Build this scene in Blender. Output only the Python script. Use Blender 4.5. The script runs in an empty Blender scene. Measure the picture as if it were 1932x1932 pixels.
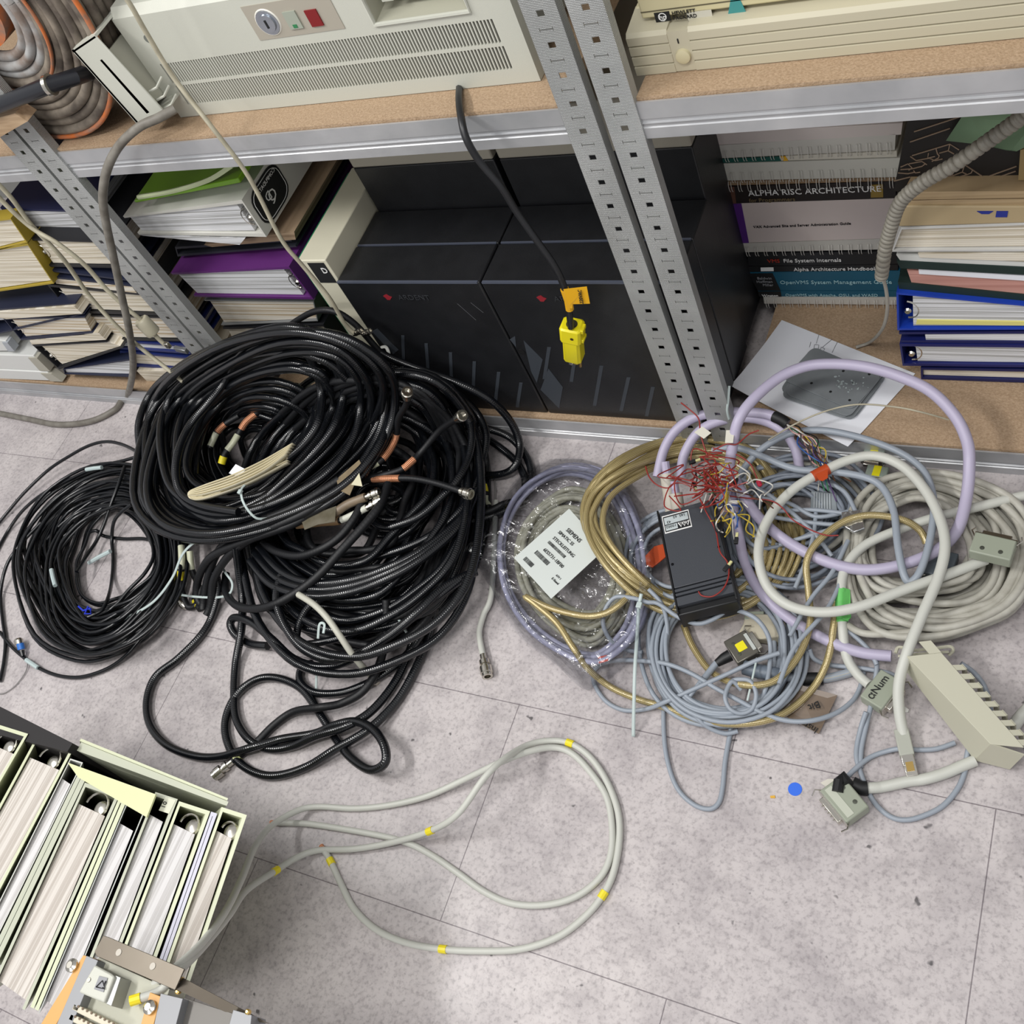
import bpy, bmesh, math, random
from mathutils import Vector, Matrix
R=math.radians
SC=bpy.context.scene
# ---------------------------------------------------------------- camera
F=1977.0; CX=966.0; H=1.5
AX=Vector((.874,.1045,-.474)).normalized()
AZ=-Vector((.349,.5425,.764)).normalized()
AX=(AX-AX.dot(AZ)*AZ).normalized(); AY=AZ.cross(AX)
cam_d=bpy.data.cameras.new('camera'); cam=bpy.data.objects.new('camera',cam_d); SC.collection.objects.link(cam)
right=Vector((AX.x,AY.x,AZ.x)); up=-Vector((AX.y,AY.y,AZ.y)); back=-Vector((AX.z,AY.z,AZ.z))
M=Matrix((right,up,back)).transposed().to_4x4(); M.translation=Vector((0,0,H)); cam.matrix_world=M
cam_d.sensor_width=36; cam_d.lens=36*F/1932; cam_d.clip_start=.02
SC.camera=cam
# ---------------------------------------------------------------- world, lamps, exposure
SC.view_settings.view_transform='Standard'; SC.view_settings.look='None'; SC.view_settings.gamma=1
SC.view_settings.exposure=0.1
w=bpy.data.worlds.new('room_light'); SC.world=w; w.use_nodes=True
w.node_tree.nodes['Background'].inputs[0].default_value=(.98,.98,1,1); w.node_tree.nodes['Background'].inputs[1].default_value=.5
def lamp(name,loc,sx,sy,power,aim,col=(1,.985,.96)):
    d=bpy.data.lights.new(name,'AREA'); d.shape='RECTANGLE'; d.size=sx; d.size_y=sy; d.energy=power; d.color=col
    o=bpy.data.objects.new(name,d); SC.collection.objects.link(o); o.location=loc
    o.rotation_euler=(Vector(aim)-Vector(loc)).to_track_quat('-Z','Y').to_euler(); return o
lamp('ceiling_tube_light',(-2.3,-.1,2.75),1.3,.2,44,(-1.0,.7,0))
lamp('ceiling_tube_light',(-.3,-.2,2.75),1.3,.2,24,(-.8,.9,.2))
lamp('ceiling_tube_light',(-1.2,-1.9,2.75),1.3,.2,20,(-1.0,.7,0))
# ---------------------------------------------------------------- pixel helpers (frame 1932 x 1932)
CAM=Vector((0,0,H))
def ray(px,py):
    d=Vector((px-CX,py-CX,F)); return Vector((d.dot(AX),d.dot(AY),d.dot(AZ)))
def Z(px,py,z): r=ray(px,py); return CAM+r*((z-H)/r.z)
def Y(px,py,y): r=ray(px,py); return CAM+r*(y/r.y)
def W3(p):
    return Z(*p) if len(p)==3 else Y(p[0],p[1],p[3])
# ---------------------------------------------------------------- materials
def lin(c): return tuple((v/12.92 if v<=.04045 else ((v+.055)/1.055)**2.4) for v in c)
def rgb(h): h=h.lstrip('#'); return lin([int(h[i:i+2],16)/255 for i in (0,2,4)])
MC={}
def mat(name,hexc,rough=.5,metal=0,var=0,vs=20,bump=0,bs=60,hex2=None,spec=.5,coat=0,stretch=None,lo=.35,hi=.65,detail=4):
    if name in MC: return MC[name]
    m=bpy.data.materials.new(name); m.use_nodes=True; nt=m.node_tree; b=nt.nodes['Principled BSDF']
    c=rgb(hexc); b.inputs['Base Color'].default_value=(*c,1); b.inputs['Roughness'].default_value=rough
    b.inputs['Metallic'].default_value=metal; b.inputs['Specular IOR Level'].default_value=spec
    if coat: b.inputs['Coat Weight'].default_value=coat; b.inputs['Coat Roughness'].default_value=.15
    if var or hex2 or bump:
        tc=nt.nodes.new('ShaderNodeTexCoord'); mp=nt.nodes.new('ShaderNodeMapping'); nt.links.new(tc.outputs['Object'],mp.inputs[0])
        if stretch: mp.inputs['Scale'].default_value=stretch
    if var or hex2:
        n=nt.nodes.new('ShaderNodeTexNoise'); n.inputs['Scale'].default_value=vs; n.inputs['Detail'].default_value=detail
        nt.links.new(mp.outputs[0],n.inputs['Vector'])
        r=nt.nodes.new('ShaderNodeValToRGB'); nt.links.new(n.outputs[0],r.inputs[0])
        c2=rgb(hex2) if hex2 else tuple(max(0,v*(1-var)) for v in c)
        r.color_ramp.elements[0].position=lo; r.color_ramp.elements[1].position=hi
        r.color_ramp.elements[0].color=(*c2,1); r.color_ramp.elements[1].color=(*c,1)
        nt.links.new(r.outputs[0],b.inputs['Base Color'])
    if bump:
        n2=nt.nodes.new('ShaderNodeTexNoise'); n2.inputs['Scale'].default_value=bs; nt.links.new(mp.outputs[0],n2.inputs['Vector'])
        bp=nt.nodes.new('ShaderNodeBump'); bp.inputs['Strength'].default_value=bump; bp.inputs['Distance'].default_value=.002
        nt.links.new(n2.outputs[0],bp.inputs['Height']); nt.links.new(bp.outputs[0],b.inputs['Normal'])
    MC[name]=m; return m
def pages(name,h1,h2,axis='z',sc=330):
    st={'z':(1.5,1.5,sc),'x':(sc,1.5,1.5)}[axis]
    return mat(name,h1,.8,hex2=h2,vs=1,stretch=st,lo=.42,hi=.56,detail=3,bump=.6,bs=1)
def uvmat(name,hexc,rough,freq,bump,hex2=None,metal=0,twist=0,spec=.5,coat=0,mode='wave'):
    """cable jacket: pattern runs along the cable (u metres, v turns)"""
    if name in MC: return MC[name]
    m=bpy.data.materials.new(name); m.use_nodes=True; nt=m.node_tree; b=nt.nodes['Principled BSDF']; L=nt.links.new
    b.inputs['Base Color'].default_value=(*rgb(hexc),1); b.inputs['Roughness'].default_value=rough; b.inputs['Metallic'].default_value=metal
    b.inputs['Specular IOR Level'].default_value=spec
    if coat: b.inputs['Coat Weight'].default_value=coat; b.inputs['Coat Roughness'].default_value=.1
    uv=nt.nodes.new('ShaderNodeUVMap'); sp=nt.nodes.new('ShaderNodeSeparateXYZ'); L(uv.outputs[0],sp.inputs[0])
    def math_(op,a,bv):
        n=nt.nodes.new('ShaderNodeMath'); n.operation=op
        for i,v in enumerate((a,bv)):
            if v is None: continue
            if isinstance(v,(int,float)): n.inputs[i].default_value=v
            else: L(v,n.inputs[i])
        return n.outputs[0]
    u=math_('MULTIPLY',sp.outputs[0],freq*2*math.pi); v=math_('MULTIPLY',sp.outputs[1],2*math.pi*max(1,twist))
    if mode=='braid':
        s=math_('MULTIPLY',math_('SINE',math_('ADD',u,v),None),math_('SINE',math_('SUBTRACT',u,v),None))
    else:
        s=math_('SINE',math_('ADD',u,v) if twist else u,None)
    if hex2:
        r=nt.nodes.new('ShaderNodeValToRGB'); r.color_ramp.elements[0].color=(*rgb(hex2),1); r.color_ramp.elements[1].color=(*rgb(hexc),1)
        r.color_ramp.elements[0].position=.4; r.color_ramp.elements[1].position=.6
        L(math_('MULTIPLY',math_('ADD',s,1),.5),r.inputs[0]); L(r.outputs[0],b.inputs['Base Color'])
    bp=nt.nodes.new('ShaderNodeBump'); bp.inputs['Strength'].default_value=bump; bp.inputs['Distance'].default_value=.0012
    L(s,bp.inputs['Height']); L(bp.outputs[0],b.inputs['Normal'])
    MC[name]=m; return m
galv=mat('galvanised_steel','#C2C3C5',.4,.5,hex2='#ABADB0',vs=9,bump=.12,bs=90)
galv_d=mat('dark_galvanised_steel','#6E7879',.42,.75,hex2='#5A6465',vs=12)
chip=mat('particle_board','#AF967B',.75,hex2='#9B8267',vs=300,bump=.5,bs=420)
beige=mat('beige_plastic','#BEBFB4',.45,bump=.08,bs=700)
cream=mat('cream_plastic','#CFCBB6',.5)
white=mat('white_card','#DADAD6',.7)
paper=mat('paper','#E4E6EC',.8)
black=mat('black_plastic','#17181A',.45)
blackm=mat('matte_black_card','#15161B',.6,bump=.1,bs=300)
navy=mat('navy_card','#1B2138',.55,bump=.1,bs=300)
blue=mat('blue_card','#1D3390',.45)
chrome=mat('nickel','#C8C4BA',.22,1)
brass=mat('brass','#C8A968',.3,1)
ink=mat('black_print','#111214',.7)
inkw=mat('white_print','#E8E8E6',.7)
yellow=mat('yellow_tape','#EBD92A',.4)
copper=uvmat('copper_braid','#EDB08A',.35,190,.4,hex2='#A8603A',metal=.45,twist=6,mode='braid')
pgw=pages('white_pages','#DCDDE0','#A9A9A8')
pgc=pages('cream_pages','#DFD8C9','#BCB19B')
pgm=pages('mixed_pages','#DFDACF','#B5A284')
# ---------------------------------------------------------------- objects
WP={}
def tag(o,label=None,cat=None,group=None,kind=None):
    if label: o['label']=label
    if cat: o['category']=cat
    if group: o['group']=group
    if kind: o['kind']=kind
    return o
def thing(name,label,cat,loc,group=None):
    o=bpy.data.objects.new(name,None); SC.collection.objects.link(o); o.empty_display_size=.03
    o.location=loc; WP[o.name]=Vector(loc); return tag(o,label,cat,group)
class MB:
    def __init__(s): s.v=[]; s.f=[]; s.uv=[]; s.has=False
    def add(s,vs,fs,uvs=None):
        n=len(s.v); s.v+=[Vector(v) for v in vs]
        for i,f in enumerate(fs):
            s.f.append([n+k for k in f]); s.uv.append(uvs[i] if uvs else None)
        if uvs: s.has=True
        return s
    def box(s,x0,x1,y0,y1,z0,z1):
        return s.add([(x0,y0,z0),(x1,y0,z0),(x1,y1,z0),(x0,y1,z0),(x0,y0,z1),(x1,y0,z1),(x1,y1,z1),(x0,y1,z1)],
            [(3,2,1,0),(4,5,6,7),(0,1,5,4),(1,2,6,5),(2,3,7,6),(3,0,4,7)])
    def obox(s,c,a,b,d,la,lb,ld):
        """oriented box: centre c, unit axes a,b,d, full sizes"""
        c=Vector(c);a=Vector(a).normalized()*la/2;b=Vector(b).normalized()*lb/2;d=Vector(d).normalized()*ld/2
        return s.add([c-a-b-d,c+a-b-d,c+a+b-d,c-a+b-d,c-a-b+d,c+a-b+d,c+a+b+d,c-a+b+d],
            [(3,2,1,0),(4,5,6,7),(0,1,5,4),(1,2,6,5),(2,3,7,6),(3,0,4,7)])
    def prism(s,poly,ext):
        n=len(poly); e=Vector(ext); p=[Vector(q) for q in poly]
        return s.add(p+[q+e for q in p],[tuple(range(n)),tuple(range(2*n-1,n-1,-1))]+[(i,(i+1)%n,n+(i+1)%n,n+i)[::-1] for i in range(n)])
    def hull8(s,a,b):
        """box from two quads"""
        return s.add(list(a)+list(b),[(0,1,2,3),(7,6,5,4),(0,4,5,1),(1,5,6,2),(2,6,7,3),(3,7,4,0)])
    def tube(s,pts,r,sides=8,cap=True,closed=False):
        P=[Vector(p) for p in pts]; n=len(P); rr=r if isinstance(r,(list,tuple)) else [r]*n
        T=[]
        for i in range(n):
            t=(P[min(i+1,n-1)]-P[max(i-1,0)]); T.append(t.normalized() if t.length>1e-9 else Vector((0,0,1)))
        u=T[0].orthogonal().normalized(); base=len(s.v); Lc=0
        for i in range(n):
            u=(u-u.dot(T[i])*T[i]); u=u.normalized() if u.length>1e-6 else T[i].orthogonal().normalized()
            w_=T[i].cross(u)
            for k in range(sides):
                a=2*math.pi*k/sides; s.v.append(P[i]+(u*math.cos(a)+w_*math.sin(a))*rr[i])
        for i in range(n-1):
            L1=Lc+(P[i+1]-P[i]).length
            for k in range(sides):
                k2=(k+1)%sides; s.f.append([base+i*sides+k,base+i*sides+k2,base+(i+1)*sides+k2,base+(i+1)*sides+k])
                s.uv.append([(Lc,k/sides),(Lc,(k+1)/sides),(L1,(k+1)/sides),(L1,k/sides)])
            Lc=L1
        if cap:
            s.f.append([base+k for k in range(sides)][::-1]); s.uv.append(None)
            s.f.append([base+(n-1)*sides+k for k in range(sides)]); s.uv.append(None)
        s.has=True; return s
    def lathe(s,p,axis,prof,sides=16):
        """prof: list of (distance along axis, radius)"""
        p=Vector(p); a=Vector(axis).normalized(); u=a.orthogonal().normalized(); w_=a.cross(u); b=len(s.v)
        for d,r in prof:
            for k in range(sides):
                t=2*math.pi*k/sides; s.v.append(p+a*d+(u*math.cos(t)+w_*math.sin(t))*max(r,1e-5))
        for i in range(len(prof)-1):
            for k in range(sides):
                k2=(k+1)%sides; s.f.append([b+i*sides+k,b+i*sides+k2,b+(i+1)*sides+k2,b+(i+1)*sides+k]); s.uv.append(None)
        s.f.append([b+k for k in range(sides)][::-1]); s.uv.append(None)
        s.f.append([b+(len(prof)-1)*sides+k for k in range(sides)]); s.uv.append(None); return s
    def plate(s,xs0,xs1,zs0,zs1,y0,y1,holes):
        """plate in the xz plane with rectangular holes (x0,x1,z0,z1)"""
        xs=sorted(set([xs0,xs1]+[h[0] for h in holes]+[h[1] for h in holes])); zs=sorted(set([zs0,zs1]+[h[2] for h in holes]+[h[3] for h in holes]))
        xs=[x for x in xs if xs0<=x<=xs1]; zs=[z for z in zs if zs0<=z<=zs1]
        idx={}
        def v(i,j,k):
            key=(i,j,k)
            if key not in idx: idx[key]=len(s.v); s.v.append(Vector((xs[i],(y0,y1)[k],zs[j])))
            return idx[key]
        def hole(i,j):
            if i<0 or j<0 or i>=len(xs)-1 or j>=len(zs)-1: return True
            cx=(xs[i]+xs[i+1])/2; cz=(zs[j]+zs[j+1])/2
            return any(h[0]<cx<h[1] and h[2]<cz<h[3] for h in HB.get(round(cz/.05),[])) if HB else any(h[0]<cx<h[1] and h[2]<cz<h[3] for h in holes)
        HB={}
        for h in holes:
            for q in range(int(h[2]/.05)-1,int(h[3]/.05)+3): HB.setdefault(q,[]).append(h)
        for i in range(len(xs)-1):
            for j in range(len(zs)-1):
                if hole(i,j): continue
                s.f.append([v(i,j,0),v(i+1,j,0),v(i+1,j+1,0),v(i,j+1,0)]); s.uv.append(None)
                s.f.append([v(i,j+1,1),v(i+1,j+1,1),v(i+1,j,1),v(i,j,1)]); s.uv.append(None)
                for (di,dj,a,b_) in ((-1,0,(0,1),(0,0)),(1,0,(1,0),(1,1)),(0,-1,(0,0),(1,0)),(0,1,(1,1),(0,1))):
                    if hole(i+di,j+dj):
                        s.f.append([v(i+a[0],j+a[1],0),v(i+a[0],j+a[1],1),v(i+b_[0],j+b_[1],1),v(i+b_[0],j+b_[1],0)]); s.uv.append(None)
        return s
def obj(name,mb,m,parent=None,label=None,cat=None,group=None,kind=None,bevel=0,ang=35,sub=0):
    if parent is None:
        xs=[v.x for v in mb.v]; ys=[v.y for v in mb.v]; zs=[v.z for v in mb.v]
        loc=Vector(((min(xs)+max(xs))/2,(min(ys)+max(ys))/2,min(zs)))
    else: loc=WP[parent.name]
    me=bpy.data.meshes.new(name); me.from_pydata([tuple(v-loc) for v in mb.v],[],mb.f)
    if mb.has:
        ul=me.uv_layers.new(name='UVMap'); k=0; d=[]
        for f,u in zip(mb.f,mb.uv):
            for j in range(len(f)): d+= list(u[j]) if u else [0,0]
        ul.data.foreach_set('uv',d)
    me.materials.append(m)
    me.polygons.foreach_set('use_smooth',[True]*len(me.polygons)); me.set_sharp_from_angle(angle=R(ang)); me.update()
    o=bpy.data.objects.new(name,me); SC.collection.objects.link(o)
    if parent is None: o.location=loc; WP[o.name]=loc
    else: o.parent=parent; WP[o.name]=loc
    if bevel:
        bv=o.modifiers.new('bevel','BEVEL'); bv.width=bevel; bv.segments=2; bv.limit_method='ANGLE'; bv.angle_limit=R(40)
    return tag(o,label,cat,group,kind)
def text(s,org,rt,upv,size,m,parent,name='lettering',sx=1,thick=.0004,align='LEFT'):
    cu=bpy.data.curves.new('t','FONT'); cu.body=s; cu.size=size; cu.extrude=thick; cu.align_x=align; cu.resolution_u=2
    to=bpy.data.objects.new('t',cu); SC.collection.objects.link(to); dg=bpy.context.evaluated_depsgraph_get()
    me=bpy.data.meshes.new_from_object(to.evaluated_get(dg)); bpy.data.objects.remove(to); bpy.data.curves.remove(cu)
    rt=Vector(rt).normalized(); upv=(Vector(upv)-Vector(upv).dot(rt)*rt).normalized(); n=rt.cross(upv); org=Vector(org)
    loc=WP[parent.name] if parent else org
    for v in me.vertices: c=v.co.copy(); v.co=org+rt*c.x*sx+upv*c.y+n*(c.z+thick)-loc
    me.name=name; me.materials.clear(); me.materials.append(m); o=bpy.data.objects.new(name,me); SC.collection.objects.link(o)
    o.parent=parent; WP[o.name]=loc; return o
def cat_rom(P,n=6,closed=False):
    P=[Vector(p) for p in P]; out=[]; N=len(P)
    rng=range(N) if closed else range(N-1)
    for i in rng:
        if closed: a,b,c,d=P[(i-1)%N],P[i],P[(i+1)%N],P[(i+2)%N]
        else: a,b,c,d=P[max(i-1,0)],P[i],P[i+1],P[min(i+2,N-1)]
        for k in range(n):
            t=k/n; out.append(.5*((2*b)+(c-a)*t+(2*a-5*b+4*c-d)*t*t+(3*b-a-3*c+d)*t**3))
    out.append(P[0].copy() if closed else P[-1]); return out
def path(pts,n=6): return cat_rom([W3(p) for p in pts],n)
def cable(name,pts,r,m,label,cat='cable',parent=None,n=6,sides=8,group=None):
    return obj(name,MB().tube(path(pts,n),r,sides),m,parent,label if parent is None else None,cat if parent is None else None,group,ang=60)
def band(name,pl,r,m,parent,a,b,label=None):
    """sleeve over part of a path (fractions a..b)"""
    k0=int(a*(len(pl)-1)); k1=max(k0+1,int(b*(len(pl)-1))); return obj(name,MB().tube(pl[k0:k1+1],r,10),m,parent,label,ang=60)
# ================================================================ the room
def floor_mat():
    m=bpy.data.materials.new('grey_vinyl_plank'); m.use_nodes=True; nt=m.node_tree; b=nt.nodes['Principled BSDF']; L=nt.links.new
    tc=nt.nodes.new('ShaderNodeTexCoord'); mp=nt.nodes.new('ShaderNodeMapping'); L(tc.outputs['Object'],mp.inputs[0])
    def noise(s,d,st=None):
        n=nt.nodes.new('ShaderNodeTexNoise'); n.inputs['Scale'].default_value=s; n.inputs['Detail'].default_value=d
        n.inputs['Roughness'].default_value=.65; L(mp.outputs[0],n.inputs['Vector']); return n.outputs[0]
    def ramp(src,p0,c0,p1,c1):
        r=nt.nodes.new('ShaderNodeValToRGB'); e=r.color_ramp.elements; e[0].position=p0; e[1].position=p1; e[0].color=(*rgb(c0),1); e[1].color=(*rgb(c1),1); L(src,r.inputs[0]); return r.outputs[0]
    def mul(a,bb,f=1):
        x=nt.nodes.new('ShaderNodeMix'); x.data_type='RGBA'; x.blend_type='MULTIPLY'; x.inputs[0].default_value=f; L(a,x.inputs[6]); L(bb,x.inputs[7]); return x.outputs[2]
    c=ramp(noise(3.2,7),.3,'#B9B2B3',.68,'#CCC5C4')
    c=mul(c,ramp(noise(13,9),.34,'#CBC9CC',.54,'#FFFFFF'),.42)
    c=mul(c,ramp(noise(75,8),.40,'#B4B1B4',.56,'#FFFFFF'),.24)
    c=mul(c,ramp(noise(150,3),.25,'#98969A',.5,'#FFFFFF'),.45)
    c=mul(c,ramp(noise(42,2),.24,'#505054',.285,'#FFFFFF'),.8)
    br=nt.nodes.new('ShaderNodeTexBrick'); mp2=nt.nodes.new('ShaderNodeMapping'); L(tc.outputs['Object'],mp2.inputs[0])
    mp2.inputs['Location'].default_value=FLOOR_OFF
    L(mp2.outputs[0],br.inputs['Vector']); br.offset=.5; br.inputs['Scale'].default_value=1; br.inputs['Mortar Size'].default_value=.0009; br.inputs['Mortar Smooth'].default_value=.2
    br.inputs['Brick Width'].default_value=.7205; br.inputs['Row Height'].default_value=.356
    br.inputs['Color1'].default_value=(1,1,1,1); br.inputs['Color2'].default_value=(.93,.93,.93,1); br.inputs['Mortar'].default_value=(.42,.4,.42,1)
    c=mul(c,br.outputs[0]); L(c,b.inputs['Base Color']); b.inputs['Roughness'].default_value=.34; b.inputs['Specular IOR Level'].default_value=.4
    bp=nt.nodes.new('ShaderNodeBump'); bp.inputs['Strength'].default_value=.15; bp.inputs['Distance'].default_value=.001; L(noise(90,4),bp.inputs['Height']); L(bp.outputs[0],b.inputs['Normal'])
    return m
FX,FY=-1.0,.2
FLOOR_OFF=(FX+.7765+.36025,FY-.141,0)
obj('floor',MB().box(-5,3,-2.6,3,-.02,0),floor_mat(),kind='structure')
obj('wall_back',MB().box(-5,3,1.82,1.9,0,2.8),mat('wall_paint','#8C8C88',.85,bump=.2,bs=80),kind='structure')
# ================================================================ shelving
YS=1.035
def upright(x0,x1,par,open_right):
    g=MB(); holes=[]; xc=(x0+x1)/2; z=.03
    while z<1.45:
        holes.append((xc-.0048,xc+.0048,z-.0042,z+.0042))
        holes.append((xc-.009,xc+.009,z+.0205,z+.0216)); holes.append((xc-.0092,xc-.0084,z+.0185,z+.0236)); holes.append((xc+.0084,xc+.0092,z+.0185,z+.0236))
        z+=.042
    for k in range(len(holes)):
        h=list(holes[k]); holes[k]=(round(h[0],5),round(h[1],5),round(h[2],5),round(h[3],5))
    g.plate(x0,x1,0,1.7,YS-.004,YS-.0025,holes)
    g.box(x0,x0+.0015,YS-.0025,YS+.0125,0,1.7); g.box(x1-.0015,x1,YS-.0025,YS+.0125,0,1.7)
    o=obj('upright',g,upr,par)
    return o
def dotmat():
    m=mat('perforated_galvanised_steel','#BBBDBC',.4,.5,hex2='#A8AAA9',vs=9); nt=m.node_tree; b=nt.nodes['Principled BSDF']; L=nt.links.new
    tc=nt.nodes.new('ShaderNodeTexCoord'); sp=nt.nodes.new('ShaderNodeSeparateXYZ'); L(tc.outputs['Object'],sp.inputs[0])
    def mt(op,a,v):
        n=nt.nodes.new('ShaderNodeMath'); n.operation=op; L(a,n.inputs[0])
        if isinstance(v,(int,float)): n.inputs[1].default_value=v
        elif v is not None: L(v,n.inputs[1])
        return n.outputs[0]
    s=mt('MULTIPLY',mt('SINE',mt('MULTIPLY',sp.outputs[0],2*math.pi/.0042),None),mt('SINE',mt('MULTIPLY',sp.outputs[2],2*math.pi/.0042),None))
    s=mt('ABSOLUTE',s,None); s=mt('POWER',s,3)
    bp=nt.nodes.new('ShaderNodeBump'); bp.invert=True; bp.inputs['Strength'].default_value=.8; bp.inputs['Distance'].default_value=.0012; L(s,bp.inputs['Height']); L(bp.outputs[0],b.inputs['Normal'])
    return m
upr=dotmat()
def beam(x0,x1,zt,par,y=YS,hgt=.054):
    zb=zt-hgt; zm=zt-hgt*.6
    pr=[(y,zt),(y,zm+.008),(y+.003,zm+.006),(y+.003,zm+.003),(y-.001,zm+.0015),(y+.003,zm),(y+.003,zm-.004),(y,zm-.006),(y,zb),(y+.016,zb),(y+.016,zb+.0015),(y+.0018,zb+.0015),(y+.0018,zt-.0015),(y+.012,zt-.013),(y+.012,zt-.0115),(y+.003,zt)]
    return obj('beam',MB().prism([(x0,a,b) for a,b in pr],(x1-x0,0,0)),galv,par)
def shelf_unit(x0,x1,label,posts):
    t=thing('shelving_unit',label,'shelf',((x0+x1)/2,YS+.3,0))
    for (a,b) in posts: upright(a,b,t,True)
    for (a,b) in posts:
        obj('upright',MB().box(a,b,YS+.7,YS+.7015,0,1.7).box(a,a+.0015,YS+.67,YS+.7,0,1.7),galv,t)
    bx0,bx1=x0+.046,x1-.046
    for zt,bt in ((.735,.7395),(.054,.058)):
        beam(bx0,bx1,zt,t); 
        obj('beam',MB().box(bx0,bx1,YS+.69,YS+.7,zt-.054,zt),galv,t)
        obj('shelf_board',MB().box(bx0-.0,bx1+.0,YS+.0045,YS+.688,bt-.018,bt),chip,t)
    return t
shelf_unit(-2.75,-1.648,'galvanised steel shelving unit at the far left holding dark binders',[(-1.694,-1.648)])
shelf_unit(-1.640,-.588,'galvanised steel shelving unit in the middle with the large beige computer chassis on it',[(-1.640,-1.594),(-.634,-.588)])
shelf_unit(-.576,.45,'galvanised steel shelving unit on the right holding books and blue binders',[(-.576,-.530)])
BZ=.0582; SZ=.7397
# ================================================================ binders
def fq(y,q): return [Y(px,py,y) for px,py in q]
def uvp(q,u,v):
    tl,tr,br,bl=q; return (tl*(1-u)+tr*u)*(1-v)+(bl*(1-u)+br*u)*v
def clampz(q):
    for p in q: p.z=max(p.z,BZ+.0004)
def binder(label,y,quad,spine,cover,pg,depth=.29,t=.003,name='ring_binder',cat='binder',ring=True,group=None,inner=None,pagelen=.97,tv=None):
    """lying binder, open end towards the camera. quad tl,tr,br,bl in pixels on the plane y"""
    q=fq(y,quad); clampz(q); Wd=((q[1]-q[0]).length+(q[2]-q[3]).length)/2; Hh=((q[3]-q[0]).length+(q[2]-q[1]).length)/2
    base=(q[2]+q[3])/2+Vector((0,depth/2,0)); th=thing(name,label,cat,base,group)
    tu=t/Wd; tvv=min(.3,(tv or t*1.8)/Hh)
    prof=[(0,0),(1,0),(1,tvv),(tu,tvv),(tu,1-tvv),(1,1-tvv),(1,1),(0,1)]
    f=(lambda u:u) if spine=='L' else (lambda u:1-u)
    g=MB().prism([uvp(q,f(u),v) for u,v in prof],(0,depth,0)); obj('cover',g,cover,th)
    off=.02/Wd+tu if ring else tu*1.1
    if pg:
        e=[]
        N=8; rnd=random.Random(int(quad[0][0]*7+quad[0][1]))
        tp=[(off+(pagelen-off)*k/N, tvv+.02) for k in range(N+1)]; bt=[(pagelen-(pagelen-off)*k/N,1-tvv-.02) for k in range(N+1)]
        obj('pages',MB().prism([uvp(q,f(u),v) for u,v in tp+bt],(0,depth-.012,0)) if False else
            MB().prism([uvp(q,f(u),v)+Vector((0,.005,0)) for u,v in tp+bt],(0,depth-.015,0)),pg,th)
    if ring:
        c0=uvp(q,f(tu+.012/Wd),.5)+Vector((0,.006,0)); rr=min(.018,Hh*.38); ux=(q[1]-q[0]).normalized()*(1 if spine=='L' else -1)
        arc=[c0+ux*rr*math.sin(a)*.9+Vector((0,0,1))*rr*math.cos(a) for a in [math.pi*k/10 for k in range(11)]]
        obj('ring',MB().tube(arc,.0016,6),chrome,th)
        if Hh>.035: obj('lever',MB().lathe(c0+Vector((0,-.003,-.2*rr)),(0,1,0),[(0,.004),(.003,.006),(.006,.004)],10),chrome,th)
    return th
def sheets(label,y,quad,m,depth=.27,name='paper_stack',cat='papers',group=None):
    q=fq(y,quad); clampz(q); n=10
    return obj(name,MB().prism([uvp(q,k/n,0) for k in range(n+1)]+[uvp(q,1-k/n,1) for k in range(n+1)],(0,depth,0)),m,None,label,cat,group)
# far left bay, stack beside the steel upright
yA=1.075
binder('navy binder with grey lined spine at the top of the far left stack',yA+.03,[(0,392),(165,398),(172,440),(55,448)],'L',mat('navy_cover','#23284A',.5),pgw,ring=False)
binder('black lever arch file with cream pages under the top navy binder',yA,[(48,450),(215,455),(232,506),(88,503)],'L',blackm,pgc)
binder('thin navy folder lying on cream pages behind the steel upright',yA,[(86,508),(245,528),(250,541),(92,524)],'L',navy,None,ring=False,name='folder',cat='folder')
sheets('thin cream paper bundle between two navy folders at the far left',yA,[(103,526),(250,542),(258,553),(106,535)],pgm)
binder('black lever arch file with an empty black spine, middle of the far left stack',yA,[(88,536),(290,556),(310,596),(132,590)],'L',black,pgc,t=.004)
binder('black ring binder with orange edged pages above the blue binders',yA,[(154,594),(330,598),(345,644),(195,642)],'L',black,pgm)
binder('royal blue binder near the foot of the far left stack',yA,[(196,641),(352,652),(360,668),(205,657)],'L',mat('navy_blue_cover','#1F2C68',.45),pgw,ring=False,tv=.006)
binder('lowest royal blue binder beside the coiled black coax',yA,[(226,662),(368,676),(372,700),(232,690)],'L',mat('navy_blue_cover2','#1C2A66',.45),pgc,tv=.007)
sheets('cream paper bundle on the board beside the coiled black coax',yA-.01,[(258,700),(390,702),(395,722),(280,722)],pgc)
# far left bay, front stack
yB=1.052
sheets('cream paper bundle on top of the black files at the far left edge',yB+.02,[(-60,585),(148,578),(158,594),(-50,607)],pgw)
binder('navy file with cream pages leaning under the loose papers, far left edge',yB,[(-50,586),(142,572),(160,592),(-45,640)],'L',navy,None,ring=False)
sheets('thick cream page block beneath the navy file at the far left edge',yB-.004,[(-40,592),(140,578),(155,592),(12,602)],pgc)
binder('navy ring binder above the white conduit, far left stack',yB,[(5,600),(160,597),(176,630),(40,642)],'L',navy,pgm)
sheets('cream page block between two navy binders above the white conduit',yB,[(56,643),(185,627),(200,641),(60,650)],pgc)
binder('tilted black ring binder with fanned cream pages near the shelf front',yB,[(60,650),(200,645),(232,656),(112,697)],'L',blackm,pgc)
binder('flat navy binder with white pages at the bottom of the far left stack',yB,[(119,697),(245,677),(250,712),(122,706)],'L',navy,pgw,ring=False,tv=.005)
ochre=mat('ochre_card','#A08B2C',.6)
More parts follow.
